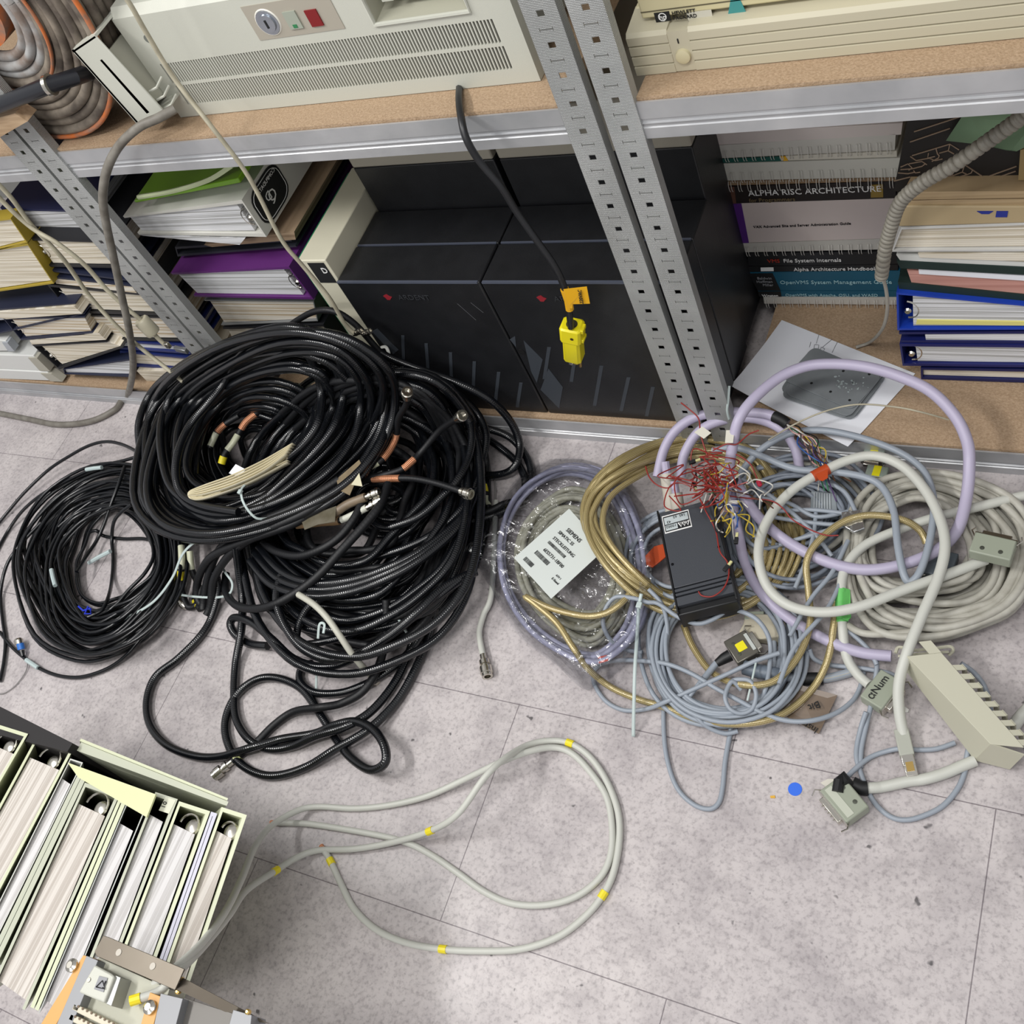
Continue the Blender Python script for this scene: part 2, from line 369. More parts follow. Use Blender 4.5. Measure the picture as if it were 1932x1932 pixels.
binder('ochre yellow binder with torn cream pages at the left edge, upper of two',1.06,[(-90,425),(20,412),(52,458),(-80,492)],'R',ochre,pgc,ring=False,depth=.03)
binder('ochre yellow binder with torn cream pages at the left edge, lower of two',1.06,[(-80,482),(52,460),(102,535),(-70,560)],'R',ochre,pgc,ring=False,depth=.09)
# white conduit pieces
wc=mat('white_conduit','#D4D5D2',.4)
for i,(yy,a,b,c,d,lb) in enumerate([(1.05,(-80,633),(10,643),(25,662),(-80,664),'upper white plastic cable duct lying along the shelf at the left edge'),
      (1.045,(-80,668),(62,671),(90,700),(-80,692),'middle white plastic cable duct lying along the shelf at the left edge'),
      (1.042,(-80,694),(88,702),(112,719),(-80,712),'lower white plastic cable duct resting on the shelf board at the left edge')]):
    q=fq(yy,[a,b,c,d]); th=thing('cable_duct',lb,'duct',(q[2]+q[3])/2)
    obj('channel',MB().prism(q,(0,.06,0)),wc,th,bevel=.002)
    e0,e1=uvp(q,.93,.1),uvp(q,1.04,.1); obj('end_piece',MB().prism([e0+Vector((0,-.003,0)),e1+Vector((0,-.003,0)),uvp(q,1.04,.95)+Vector((0,-.003,0)),uvp(q,.93,.95)+Vector((0,-.003,0))],(0,.02,0)),mat('conduit_end','#A9A699',.5) if i else mat('conduit_clear','#A5AAB0',.3),th)
# centre bay, left stack
yC=1.10; yD=1.135
binder('dark navy folder leaning behind the left steel upright under the green folder',1.2,[(170,325),(272,325),(240,392),(190,392)],'L',navy,None,ring=False)
th=binder('white ring binder with a black rounded logo on its spine, below the green folder',yC,[(232,408),(456,377),(503,447),(262,442)],'R',mat('white_vinyl','#CFCEC6',.4),pgw,depth=.3,ring=True,t=.0035)
sp=fq(yC,[(456,377),(503,447)]); sx=Vector((0,1,0)); a=sp[0];b=sp[1]; upv=(a-b).normalized(); nrm=Vector((1,0,0))
def spt(u,v,o=.0008): return b+upv*(a-b).length*v+Vector((0,.3*u,0))+upv.cross(Vector((0,-1,0))).normalized()*o*(1 if upv.cross(Vector((0,-1,0))).x>0 else -1)
lg=[]; 
def rrect(u0,u1,v0,v1,k=.3,o=.0008):
    o_=[];cu=(u1-u0)*k; cv=(v1-v0)*k
    for (cx,cy,a0) in ((u1-cu,v1-cv,0),(u0+cu,v1-cv,90),(u0+cu,v0+cv,180),(u1-cu,v0+cv,270)):
        for s in range(5):
            an=R(a0+s*22.5); o_.append(spt(cx+cu*math.cos(an),cy+cv*math.sin(an),o))
    return o_
obj('logo_patch',MB().prism(rrect(.04,.38,.08,.92),(.0008,0,0)),ink,th)
fr=rrect(.055,.365,.13,.87,o=.0018); obj('logo_outline',MB().tube(fr+[fr[0]],.0006,5),inkw,th)
t_=text('Q',spt(.26,.34,.002),(0,-1,0),upv,.03,inkw,th,'logo_letter'); text('D',spt(.215,.42,.002),(0,-1,0),upv,.024,inkw,th,'logo_letter')
text('COMPUDATA',spt(.345,.72,.002),(0,-1,0),upv,.0105,inkw,th)
gf=thing('green_folder','lime green plastic folder with a white band lying on the white logo binder','folder',Y(350,345,1.14))
g1=fq(yC-.002,[(256,388),(458,340)]); obj('cover',MB().prism([Y(250,386,yC),Y(395,330,yC),Y(468,322,yC),Y(452,352,yC),Y(330,378,yC),Y(262,390,yC)],(0,.004,0)) if False else
  MB().hull8([Y(257,385,yC-.0)+Vector((0,0,.002)),Y(456,347,yC)+Vector((0,0,.002)),Y(456,347,yC)+Vector((.015,.23,.012)),Y(257,385,yC)+Vector((-.0,.23,.002))],
  [Y(257,385,yC)+Vector((0,0,.008)),Y(456,347,yC)+Vector((0,0,.012)),Y(456,347,yC)+Vector((.015,.23,.024)),Y(257,385,yC)+Vector((0,.23,.01))]),mat('lime_plastic','#6E9C1E',.35),gf,bevel=.002)
bp_=[Y(266,378,yC-.0)+Vector((0,.0,.008)),Y(330,368,yC)+Vector((0,0,.009)),Y(400,350,yC)+Vector((0,0,.012)),Y(448,326,yC)+Vector((0,0,.016))]
obj('white_band',MB().tube(cat_rom(bp_,6),.0045,6),mat('pale_green_band','#C6D0A8',.4),gf)
sheets('loose white page bundle under the white logo binder',yC,[(262,443),(462,450),(452,462),(272,445)],pgw)
binder('torn dark folder of brown edged papers between the white binder and the purple one',yD,[(330,466),(548,452),(560,466),(335,484)],'L',mat('charcoal_card','#2A2C33',.5),None,ring=False,depth=.3)
sheets('brown edged torn paper block resting on the dark folder',yD-.001,[(385,462),(555,437),(558,452),(400,466)],mat('kraft_pages','#B59C80',.85,hex2='#7E6850',vs=1,stretch=(1,1,300)),depth=.3)
pur=mat('purple_card','#5E2A6E',.45)
th=binder('purple ring binder with torn white pages on the middle stack',yC,[(322,515),(545,503),(592,565),(368,560)],'R',pur,pgw,depth=.3,t=.003)
obj('spine_label',MB().prism([uvp(fq(yC,[(545,503),(546,503),(592,565),(591,565)]),1,v)+Vector((.0006,yy,0)) for v,yy in ((.12,.04),(.12,.2),(.85,.2),(.85,.04))],(.0006,0,0)),cream,th)
binder('grey binder with white and orange edged pages under the purple binder',yC+.01,[(385,566),(592,568),(600,606),(418,614)],'R',mat('grey_vinyl','#77797A',.4),pgm,ring=False,t=.0025,tv=.0025)
binder('dark folder of cream sheets below the grey binder behind the black coax coil',yC+.01,[(420,618),(610,612),(640,660),(440,660)],'R',blackm,pgc,ring=False)
binder('cream binder at the foot of the middle stack behind the black coax coil',yC+.01,[(440,662),(640,662),(680,715),(480,720)],'R',mat('cream_card','#B9B49F',.6),pgc,ring=False)
# standing cream slipcase next to black boxes
th=thing('slipcase','cream upright document slipcase with a black front label beside the black computer cabinets','box',(-1.235,1.17,BZ))
zt=.452
obj('case',MB().box(-1.264,-1.2015,1.06,1.30,BZ,zt),cream,th,bevel=.002)
obj('black_label',MB().box(-1.245,-1.208,1.0592,1.06,zt-.055,zt-.006),ink,th); text('D',(-1.223,1.0588,zt-.03),(1,0,0),(0,0,1),.018,inkw,th)
obj('divider_sheet',MB().box(-1.270,-1.265,1.065,1.29,BZ,zt-.004),mat('green_card','#1C7A50',.5),th)
# ================================================================ black computer cabinets
cab=mat('black_cabinet','#1C1D20',.42,bump=.12,bs=500,hex2='#17181B',vs=30)
cabe=mat('cabinet_edge','#4A4F5C',.4); stripe=mat('cabinet_stripe','#3A3F46',.5); redm=mat('red_mark','#8A1F2A',.5)
ZC=.408
def cabinet(x0,x1,label,bars,polys,lx):
    th=thing('computer_cabinet',label,'computer cabinet',((x0+x1)/2,1.14,BZ))
    obj('front_section',MB().box(x0,x1,1.05,1.139,BZ,ZC),cab,th,bevel=.003)
    obj('edge_trim',MB().box(x0+.003,x1-.003,1.0485,1.0535,ZC-.002,ZC+.0012),cabe,th)
    obj('rear_section',MB().box(x0,x1,1.141,1.229,BZ,ZC-.001),cab,th,bevel=.002)
    obj('edge_trim',MB().box(x0+.003,x1-.003,1.1395,1.1425,ZC-.002,ZC+.0006),cabe,th)
    obj('tower',MB().box(x0+.004,x1-.004,1.231,1.55,BZ,.505),cab,th,bevel=.002)
    obj('top_panel',MB().box(x0+.004,x1-.004,1.231,1.55,.5055,.60),mat('taupe_panel','#9E998C',.5),th,bevel=.003)
    for (a,b) in bars:
        p=Y(*a,1.05);q=Y(*b,1.05); wv=Vector((.0035,0,0)); obj('front_stripe',MB().prism([p-wv,p+wv,q+wv,q-wv],(0,-.0006,0)),stripe,th)
    for pl in polys: obj('front_wedge',MB().prism([Y(*c,1.05) for c in pl][::-1],(0,-.0006,0)),stripe,th)

    c=Vector((lx,1.0497,.372)); obj('red_logo',MB().prism([c+Vector((.009*math.cos(a)*s,0,.008*math.sin(a)*s)) for a,s in [(k*.7,(1,.6,.9,.8,1,.7,1,.9,.7)[k]) for k in range(9)]],(0,-.0006,0)),redm,th)
    text('ARDENT',(lx+.022,1.0494,.366),(1,0,0),(0,0,1),.017,mat('faint_print','#2B2D31',.6),th)
cabinet(-1.199,-.903,'left black computer cabinet with a small red mark beside the cream slipcase',
  [((760,633),(762,690)),((804,648),(808,700)),((850,665),(852,718)),((895,682),(893,735)),((941,702),(934,765)),((983,722),(976,768))],
  [[(702,625),(712,620),(752,660),(742,668)],[(962,640),(972,634),(974,655)]],-1.105)
cabinet(-.900,-.560,'right black computer cabinet with a red mark behind the hanging yellow plug',
  [((1036,655),(1027,715)),((1085,672),(1078,720)),((1135,690),(1122,765)),((1186,712),(1172,775)),((1232,730),(1220,785))],
  [[(988,642),(1024,678),(1013,722),(1002,700)],[(1035,695),(1062,730),(1055,770),(1020,735)]],-.80)

lc_=bpy.data.objects['computer_cabinet']
for a,b in (((863,573),(898,604)),((888,571),(912,590))): obj('scratch',MB().tube([Y(*a,1.0495),Y(*b,1.0495)],.0003,4),mat('scratch_grey','#6A6C70',.6),lc_)
obj('finger_hole',MB().lathe(Y(984,664,1.0498),(0,-1,0),[(0,.007),(.0006,.007)],16),mat('hole_black','#08080A',.6),lc_)
# ================================================================ upper shelf: beige chassis
def chassis():
    x0,x1,y0,zb,zt=-1.334,-.680,1.09,SZ+.001,.915
    th=thing('computer_chassis','large beige computer chassis with two rows of vent slots on the upper shelf','computer',((x0+x1)/2,1.3,SZ))
    holes=[]
    n=112; xa,xb=-1.300,-.716
    for k in range(n):
        x=xa+(xb-xa)*k/(n-1); holes.append((round(x-.0015,5),round(x+.0015,5),.8015,.8355)); 
    g=MB()
    px0,px1,pz0,pz1=-.886,-.742,.852,.94
    g.plate(x0,x1,zb,zt,y0,y0+.003,holes+[(px0,px1,pz0,.9155)][:0]+[(round(xa+.001+(xb-xa)*k/(n-1)-.0015,5),round(xa+.001+(xb-xa)*k/(n-1)+.0015,5),.7625,.7965) for k in range(n)]+[(px0,px1,pz0,.913)])
    obj('front_bezel',g,beige,th)
    obj('bezel_rim',MB().box(x0,x0+.003,y0+.003,y0+.05,zb,zt),beige,th); obj('bezel_rim',MB().box(x1-.003,x1,y0+.003,y0+.05,zb,zt),beige,th)
    obj('bezel_top',MB().prism([(x0,y0,zt),(x0,y0+.012,zt+.012),(x0,y0+.06,zt+.014),(x0,y0+.06,zt)],(x1-x0,0,0)),beige,th)
    obj('body',MB().box(x0+.012,x1-.006,y0+.05,y0+.44,zb+.012,zt+.06),mat('chassis_paint','#8F938E',.45),th,bevel=.004)
    obj('vent_backing',MB().box(x0+.01,x1-.01,y0+.012,y0+.02,.752,.845),mat('vent_dark','#2E2A24',.7),th)
    # drive recess
    rc=MB(); rc.box(px0,px1,y0+.045,y0+.048,pz0,.913); rc.add([(px0,y0+.002,pz0),(px1,y0+.002,pz0),(px1,y0+.045,pz0+.006),(px0,y0+.045,pz0+.006)],[(0,1,2,3)])
    rc.add([(px0,y0+.002,pz0),(px0,y0+.045,pz0+.006),(px0+.004,y0+.045,.913),(px0,y0+.002,.913)],[(0,1,2,3)])
    rc.add([(px1,y0+.002,pz0),(px1,y0+.002,.913),(px1-.004,y0+.045,.913),(px1-.004,y0+.045,pz0+.006)],[(0,1,2,3)])
    obj('drive_recess',rc,mat('recess_plastic','#A9A898',.5),th)
    obj('recess_lip',MB().tube([(px0-.002,y0-.001,.913),(px0-.002,y0-.001,pz0-.002),(px1+.002,y0-.001,pz0-.002),(px1+.002,y0-.001,.913)],.003,6),beige,th)
    obj('release_lever',MB().box(px0+.016,px0+.034,y0+.012,y0+.040,pz0+.02,pz0+.026).box(px0+.016,px0+.034,y0+.012,y0+.040,pz0+.034,pz0+.04).box(px0+.02,px0+.03,y0+.036,y0+.045,pz0+.02,pz0+.04),beige,th)
    obj('inner_block',MB().box(px0+.04,px1-.02,y0+.02,y0+.046,pz0+.014,pz0+.05),mat('recess_plastic2','#B7B6A6',.5),th,bevel=.003)
    # control plate
    c=[Y(453,18,y0),Y(490,81,y0),Y(648,60,y0),Y(620,-10,y0)]
    pa=obj('control_plate',MB().box(-1.088,-.937,y0-.001,y0,.851,.903),mat('taupe_plate','#A39D90',.5),th)
    k=Y(506,42,y0-.001); obj('key_lock',MB().lathe(k,(0,-1,0),[(0,.0185),(.002,.018),(.0021,.0135),(.0045,.013),(.005,.004)],24),mat('lock_steel','#AEB4BC',.25,.9),th)
    obj('lock_ring',MB().lathe(k,(0,-1,0),[(0,.0205),(.0012,.0195),(.0012,.0185),(0,.0185)],24),mat('white_ring','#DAD8CF',.5),th)
    obj('key_slot',MB().box(k.x-.0015,k.x+.0015,y0-.0068,y0-.005,k.z-.006,k.z+.006),ink,th)
    b=Y(553,37,y0-.001); obj('indicator',MB().box(b.x-.011,b.x+.011,y0-.003,y0-.001,b.z-.013,b.z+.013),mat('green_grey','#9AA093',.4),th,label='pale grey green indicator button')
    obj('green_mark',MB().box(b.x-.004,b.x+.003,y0-.0036,y0-.003,b.z-.011,b.z-.006),mat('green_mark','#2E7A4C',.5),th)
    b=Y(593,33,y0-.001); obj('power_button',MB().box(b.x-.010,b.x+.010,y0-.003,y0-.001,b.z-.012,b.z+.012),mat('dark_red','#7A1216',.35),th,label='dark red square power button')
    q=Y(279,73,y0); obj('round_cap',MB().lathe(q,(0,-1,0),[(0,.0065),(.001,.0065),(.001,.005)],16),mat('grey_cap','#6F726C',.5),th)
    obj('foot',MB().box(x0+.06,x0+.1,y0+.07,y0+.11,SZ,zb+.013),black,th); obj('foot',MB().box(x1-.1,x1-.06,y0+.07,y0+.11,SZ,zb+.013),black,th)
chassis()
# loose beige bezel leaning between the reel and the chassis
yP=1.045
A,B,C_,D_=[Y(*p,yP) for p in ((135,95),(178,66),(313,214),(262,238))]
th=thing('loose_bezel','loose off white plastic bezel leaning upright between the cable reel and the beige chassis','bezel',(A+C_)/2)
dv=Vector((.0,.115,.0)); 
obj('front_plate',MB().prism([A,D_,C_,B],(0,.003,0)),beige,th,bevel=.0012)
nA=(D_-A).normalized()*.004
obj('top_plate',MB().prism([A,B,B+nA,A+nA],dv),beige,th); obj('side_plate',MB().prism([A,A+(B-A)*.08,D_+(C_-D_)*.08,D_],dv),beige,th)
obj('end_plate',MB().prism([D_,C_,C_-nA,D_-nA],(0,.05,0)),beige,th)
w1=(B-A)*.55; obj('inner_rib',MB().prism([A+w1+nA*8,A+w1+(B-A)*.08+nA*8,D_+(C_-D_)*.6-nA*3,D_+(C_-D_)*.5-nA*3],(0,.07,0)),mat('bezel_rib','#B4B4A6',.5),th)
for k in range(3):
    p=C_-nA*(1+4*k)-(C_-D_)*.1; obj('clip',MB().tube([p+Vector((0,.01,0)),p+(C_-D_)*.22+Vector((0,.012,0)),p+(C_-D_)*.25+Vector((0,.03,.004))],.0022,6),beige,th)
# cable reel
def fitc(p,q,r):
    ax,az,bx,bz,cx,cz=p.x,p.z,q.x,q.z,r.x,r.z; d=2*(ax*(bz-cz)+bx*(cz-az)+cx*(az-bz))
    ux=((ax*ax+az*az)*(bz-cz)+(bx*bx+bz*bz)*(cz-az)+(cx*cx+cz*cz)*(az-bz))/d; uz=((ax*ax+az*az)*(cx-bx)+(bx*bx+bz*bz)*(ax-cx)+(cx*cx+cz*cz)*(bx-ax))/d
    return ux,uz,math.hypot(ax-ux,az-uz)
ra=.235; cx,cz=-1.50,SZ+.004+ra
cx=Y(110,244,1.065).x+.02
th=thing('cable_reel','old orange cable reel wound with dirty grey cable standing on the upper shelf','cable reel',(cx,1.15,SZ))
orange=mat('worn_orange','#C76A2E',.6,hex2='#8A6A58',vs=40)
def ring(cy,Rr,r,m,name,par=th,n=72,label=None,sides=8):
    return obj(name,MB().tube([(cx+Rr*math.cos(2*math.pi*k/n),cy,cz+Rr*math.sin(2*math.pi*k/n)) for k in range(n+1)],r,sides,cap=False),m,par,ang=60,label=label)
dirty=mat('dirty_grey_cable','#857B6E',.65,hex2='#514840',vs=28,bump=.2,bs=60,stretch=(1,1,1)); dirty2=mat('grey_cable','#A3A3A2',.55,hex2='#7C6F66',vs=30)
ring(1.060,ra-.003,.004,orange,'flange'); 
wl=[]
seq=[(1.068,.222,.0085,dirty),(1.07,.204,.009,dirty),(1.066,.187,.0085,dirty),(1.072,.170,.009,dirty),(1.066,.153,.0085,dirty),(1.070,.137,.008,dirty)]
seq=[(1.066+.004*(k%2),.222-.0155*k,.0085,dirty if k<7 else dirty2) for k in range(10)]
for cy,Rr,r,m in seq: ring(cy,Rr,r,m,'cable_turn')
ring(1.056,.138,.0028,orange,'inner_rim')
for k in range(5): ring(1.085+.017*k,.224-.002*(k%2),.0088,dirty,'cable_turn')
obj('hub',MB().lathe((cx,1.06,cz),(0,1,0),[(0,.06),(.14,.06)],32),orange,th); ring(1.178,ra-.003,.005,orange,'flange')
hb=[Y(-60,222,1.0),Y(40,182,1.0),Y(95,160,1.0),Y(140,146,1.03),Y(175,134,1.075)]
th=thing('reel_stand_tube','black tube with a metal ring crossing in front of the cable reel','tube',hb[1])
obj('tube',MB().tube(hb,.0125,14),mat('black_paint','#1A1C22',.3),th); ax_=(hb[3]-hb[1]).normalized()
obj('clamp_ring',MB().lathe(hb[2]-ax_*.004,ax_,[(0,.013),(0,.0165),(.006,.0165),(.006,.013)],20),chrome,th)
q=[Y(-40,232,1.0),Y(28,214,1.0),Y(52,229,1.0),Y(-40,282,1.0)]
obj('wooden_plank',MB().prism(q,(0,.028,0)),mat('raw_wood','#B49A7C',.7,hex2='#93795C',vs=3,stretch=(4,40,40)),None,'short raw wooden plank end poking out at the left edge of the upper shelf','plank')
# ================================================================ upper right shelf
ybe=mat('yellowed_plastic','#CFC59A',.5,hex2='#C4BC9C',vs=3); gbe=mat('grey_beige_plastic','#BDB7A0',.5)
x0,x1,y0,zb,zt=-.541,.16,1.08,SZ+.001,.796
th=thing('desktop_computer','flat beige desktop computer with long grooves and a round button, upper right shelf','computer',((x0+x1)/2,1.25,SZ))
pr=[(y0,zb),(y0,zb+.011)]; zz=zb+.011
for k in range(3): pr+=[(y0+.003,zz+.001),(y0+.003,zz+.002),(y0,zz+.003),(y0,zz+.0135)]; zz+=.0135
pr+=[(y0+.004,zt+.001),(y0+.05,zt+.006),(y0+.05,zb)]
pr=[p for i,p in enumerate(pr)]
obj('grooved_front',MB().prism([(x0+.078,a,b) for a,b in pr],(x1-x0-.078,0,0)),gbe,th)
obj('grooved_front',MB().prism([(x0,a,b) for a,b in pr],(.052,0,0)),gbe,th)
obj('button_panel',MB().box(x0+.052,x0+.078,y0+.001,y0+.05,zb,zt-.001),gbe,th)
bt=Vector((x0+.066,y0+.001,zb+.021)); obj('power_button',MB().lathe(bt,(0,-1,0),[(0,.0095),(.004,.009),(.005,.006)],20),ybe,th); obj('indicator_slot',MB().box(x0+.063,x0+.0645,y0,y0+.001,zb+.038,zb+.044),ink,th)
obj('lid',MB().box(x0,x1,y0+.045,y0+.42,zb,zt+.007),ybe,th,bevel=.003)
x0b,x1b,y0b=-.522,-.155,1.097; zl=zt+.0085
th=thing('disk_drive_unit','yellowed beige drive unit with a small black logo stacked on the desktop computer','computer drive',((x0b+x1b)/2,1.25,zl))
obj('case',MB().box(x0b,x1b,y0b,y0b+.36,zl,zl+.05),ybe,th,bevel=.0025)
obj('groove',MB().box(x0b+.001,x1b-.001,y0b-.0006,y0b+.001,zl+.0085,zl+.0098),mat('groove_dark','#5C5642',.7),th)
lp=Y(1236,33,y0b)
obj('logo_plate',MB().box(lp.x,lp.x+.019,y0b-.0008,y0b,lp.z-.006,lp.z+.006),ink,th); 
obj('logo_ring',MB().tube([(lp.x+.0095+.0048*math.cos(k*.524),y0b-.001,lp.z+.0048*math.sin(k*.524)) for k in range(13)],.0006,5),inkw,th)
text('hp',(lp.x+.0055,y0b-.001,lp.z-.003),(1,0,0),(0,0,1),.009,inkw,th)
text('HEWLETT\nPACKARD',(lp.x+.022,y0b-.0008,lp.z+.001),(1,0,0),(0,0,1),.0065,ink,th)
lb=Y(1316,30,y0b); obj('grey_label',MB().box(lb.x-.012,lb.x+.018,y0b-.0008,y0b,lb.z-.004,lb.z+.006),mat('label_grey','#C9C6B8',.5),th)
lb=Y(1387,18,y0b); obj('teal_sticker',MB().prism([(lb.x-.009,y0b,lb.z-.004),(lb.x+.012,y0b,lb.z-.004),(lb.x+.007,y0b,lb.z+.016),(lb.x-.001,y0b,lb.z+.018)],(0,-.0006,0)),mat('teal_print','#3E8E8C',.5),th)
zl2=zl+.0505
th=thing('grey_case','pale grey case edge resting on top of the yellowed drive unit at the top edge','case',(-.48,1.25,zl2+.002))
obj('lid_panel',MB().box(-.555,-.40,1.14,1.4,zl2+.002,zl2+.008),mat('lid_grey','#B9B4B6',.5),th); obj('lid_body',MB().box(-.55,-.405,1.15,1.38,zl2+.0082,zl2+.03),white,th)
th=thing('grey_box','dark fronted grey box standing on the desktop computer at the top right corner','box',(.0,1.25,zt+.0085))
obj('case',MB().box(-.14,.14,1.155,1.40,zt+.0085,zt+.09),mat('grey_box','#9A9EA0',.5),th,bevel=.003); obj('front_panel',MB().box(-.125,.13,1.152,1.155,zt+.014,zt+.08),black,th)
# ================================================================ lower right bay
yb=1.33
xL,xR=-.556,-.30
def bk(name,label,l1,l2,r1,r2,m,dy=0,depth=.21,cat='book'):
    """book lying flat; pixel corners top-left, bottom-left, top-right, bottom-right of the face"""
    y=yb+dy; a,b,c,d=Y(*l1,y),Y(*l2,y),Y(*r1,y),Y(*r2,y)
    th=thing(name,label,cat,(b+d)/2+Vector((0,depth/2,0)))
    return th,(a,c,d,b)
def solid(th,q,m,depth=.21,name='book_block',y0=0):
    return obj(name,MB().prism([p+Vector((0,y0,0)) for p in q],(0,depth,0)),m,th)
wirem=mat('white_wire','#C9C7C0',.35)
def wires(th,q,n,nm='wire_binding',rz=.0105):
    g=MB(); 
    for k in range(n):
        u=.03+.94*k/(n-1); 
        for du in (-.0022,.0022):
            c=uvp(q,u,.68)+Vector((du,-.001,0)); g.tube([c+Vector((0,-.004*math.sin(t*math.pi/8)-.0005,rz*math.cos(t*math.pi/8)-.004)) for t in range(9)],.0006,4,cap=False)
    obj(nm,g,wirem,th)
th,q=bk('paperback_book','white paperback at the top of the book pile under the upper shelf',(1337,252),(1342,274),(1703,232),(1700,254),white); solid(th,q,mat('pinkish_white','#C6BDB9',.7))
th,q=bk('wire_bound_manual','white wire bound manual second from the top of the book pile',(1342,275),(1346,299),(1690,253),(1688,283),white); solid(th,q,mat('manual_white','#BFBDB6',.7)); wires(th,q,19)
th,q=bk('thin_booklet','thin white booklet with a dark green edge between two wire bound manuals',(1347,300),(1350,307),(1692,285),(1692,296),white); solid(th,q,mat('booklet_white','#C9C5B8',.7))
obj('green_edge',MB().prism([uvp(q,0,.0)+Vector((0,-.001,0)),uvp(q,.38,.0)+Vector((0,-.001,0)),uvp(q,.38,1)+Vector((0,-.001,0)),uvp(q,0,1)+Vector((0,-.001,0))],(0,.002,0)),mat('dark_green','#0E4F46',.5),th)
obj('yellow_edge',MB().prism([uvp(q,.385,.0)+Vector((0,-.001,0)),uvp(q,.41,.0)+Vector((0,-.001,0)),uvp(q,.42,1)+Vector((0,-.001,0)),uvp(q,.395,1)+Vector((0,-.001,0))],(0,.002,0)),mat('amber','#D8A51E',.5),th)
th,q=bk('wire_bound_manual','thick white wire bound manual resting on the brown architecture book',(1354,309),(1358,341),(1700,298),(1697,334),white); solid(th,q,mat('manual_white2','#C2C1B8',.7)); wires(th,q,18)
th,q=bk('wire_bound_manual','thin cream wire bound manual directly on the brown architecture book',(1368,342),(1370,350),(1694,335),(1692,341),white); solid(th,q,mat('kraft_brown','#8A7256',.7)); wires(th,q,17)
th,q=bk('architecture_book','dark brown book with large white Alpha RISC Architecture lettering on its spine',(1372,352),(1376,384),(1690,342),(1690,374),black); solid(th,q,mat('dark_brown_cover','#1C1512',.5))
text('ALPHA RISC ARCHITECTURE',uvp(q,.13,.56)+Vector((0,-.0008,0)),q[2]-q[3],(0,0,1),.0165,inkw,th); text('for Programmers',uvp(q,.13,.93)+Vector((0,-.0008,0)),q[2]-q[3],(0,0,1),.011,mat('gold_print','#7A6A4A',.6),th)
obj('spine_tab',MB().prism([uvp(q,u,v)+Vector((0,-.0008,0)) for u,v in ((0,0),(.045,0),(.045,1),(0,1))],(0,.001,0)),mat('brown_tab','#5A3A2C',.6),th)
obj('spine_mark',MB().prism([uvp(q,u,v)+Vector((0,-.0008,0)) for u,v in ((.86,.15),(.93,.15),(.93,.9),(.86,.9))],(0,.001,0)),mat('gold_mark','#8C7430',.6),th)
th,q=bk('server_guide','thick pale pink server administration guide with a purple back edge',(1386,384),(1402,458),(1692,374),(1664,450),white); solid(th,q,mat('pale_pink','#C9BDB8',.7))
obj('purple_edge',MB().prism([uvp(q,u,v)+Vector((0,-.001,0)) for u,v in ((-.01,0),(.045,.0),(.045,1),(-.005,1))],(0,.2,0)),mat('violet_cover','#51217A',.5),th)
text('VAX Advanced Site and Server Administration Guide',uvp(q,.10,.62)+Vector((0,-.0008,0)),q[2]-q[3],(0,0,1),.0075,ink,th)
th,q=bk('wire_bound_manual','grey white wire bound manual under the thick pale pink guide',(1401,459),(1404,476),(1690,450),(1688,470),white); solid(th,q,mat('manual_white3','#BDBAB2',.7)); wires(th,q,16)
th,q=bk('file_system_book','black book about file system internals, red and white spine lettering',(1410,478),(1412,502),(1695,474),(1694,498),black); solid(th,q,black)
text('VMS',uvp(q,.14,.72)+Vector((0,-.0008,0)),q[2]-q[3],(0,0,1),.012,mat('red_print','#A8321E',.6),th); text('File System Internals',uvp(q,.25,.72)+Vector((0,-.0008,0)),q[2]-q[3],(0,0,1),.012,inkw,th)
th,q=bk('architecture_handbook','thin black Alpha architecture handbook above the blue management guide',(1411,503),(1412,513),(1694,499),(1694,510),black); solid(th,q,black)
text('Alpha Architecture Handbook',uvp(q,.32,.85)+Vector((0,-.0008,0)),q[2]-q[3],(0,0,1),.0115,inkw,th)
obj('maker_plate',MB().prism([uvp(q,u,v)+Vector((0,-.0008,0)) for u,v in ((.09,.2),(.18,.2),(.18,.85),(.09,.85))],(0,.001,0)),inkw,th)
tealb=mat('petrol_blue_cover','#14566F',.45)
th,q=bk('management_guide','petrol blue OpenVMS system management guide with a black spine end',(1411,514),(1430,548),(1698,511),(1696,548),black); solid(th,q,tealb)
obj('black_end',MB().prism([uvp(q,u,v)+Vector((0,-.0008,0)) for u,v in ((0,0.05),(.17,0.05),(.17,1),(0,1))],(0,.05,0)),black,th)
text('OpenVMS System Management Guide',uvp(q,.19,.62)+Vector((0,-.0008,0)),q[2]-q[3],(0,0,1),.0125,mat('pale_blue_print','#9CC4CC',.6),th)
text('Baldwin\nHoffman\nMiller',uvp(q,.15,.34)+Vector((0,-.002,0)),q[2]-q[3],(0,0,1),.0085,mat('grey_print','#8A8C90',.6),th,align='RIGHT')
th,q=bk('web_server_book','petrol blue OpenVMS web server book just above the lowest manual',(1430,549),(1432,559),(1696,549),(1696,560),black); solid(th,q,tealb)
obj('black_end',MB().prism([uvp(q,u,v)+Vector((0,-.0008,0)) for u,v in ((0,0.05),(.17,0.05),(.17,1),(0,1))],(0,.05,0)),black,th)
text('OpenVMS with Apache, OSU, and WASD',uvp(q,.2,.9)+Vector((0,-.0008,0)),q[2]-q[3],(0,0,1),.0095,mat('pale_blue_print','#9CC4CC',.6),th)
text('Winston',uvp(q,.15,.9)+Vector((0,-.002,0)),q[2]-q[3],(0,0,1),.0085,inkw,th,align='RIGHT')
th,q=bk('wire_bound_manual','lowest white wire bound manual lying on the particle board',(1440,560),(1442,573),(1696,561),(1694,575),white); solid(th,q,mat('manual_white4','#C6C3BC',.7)); wires(th,q,16)
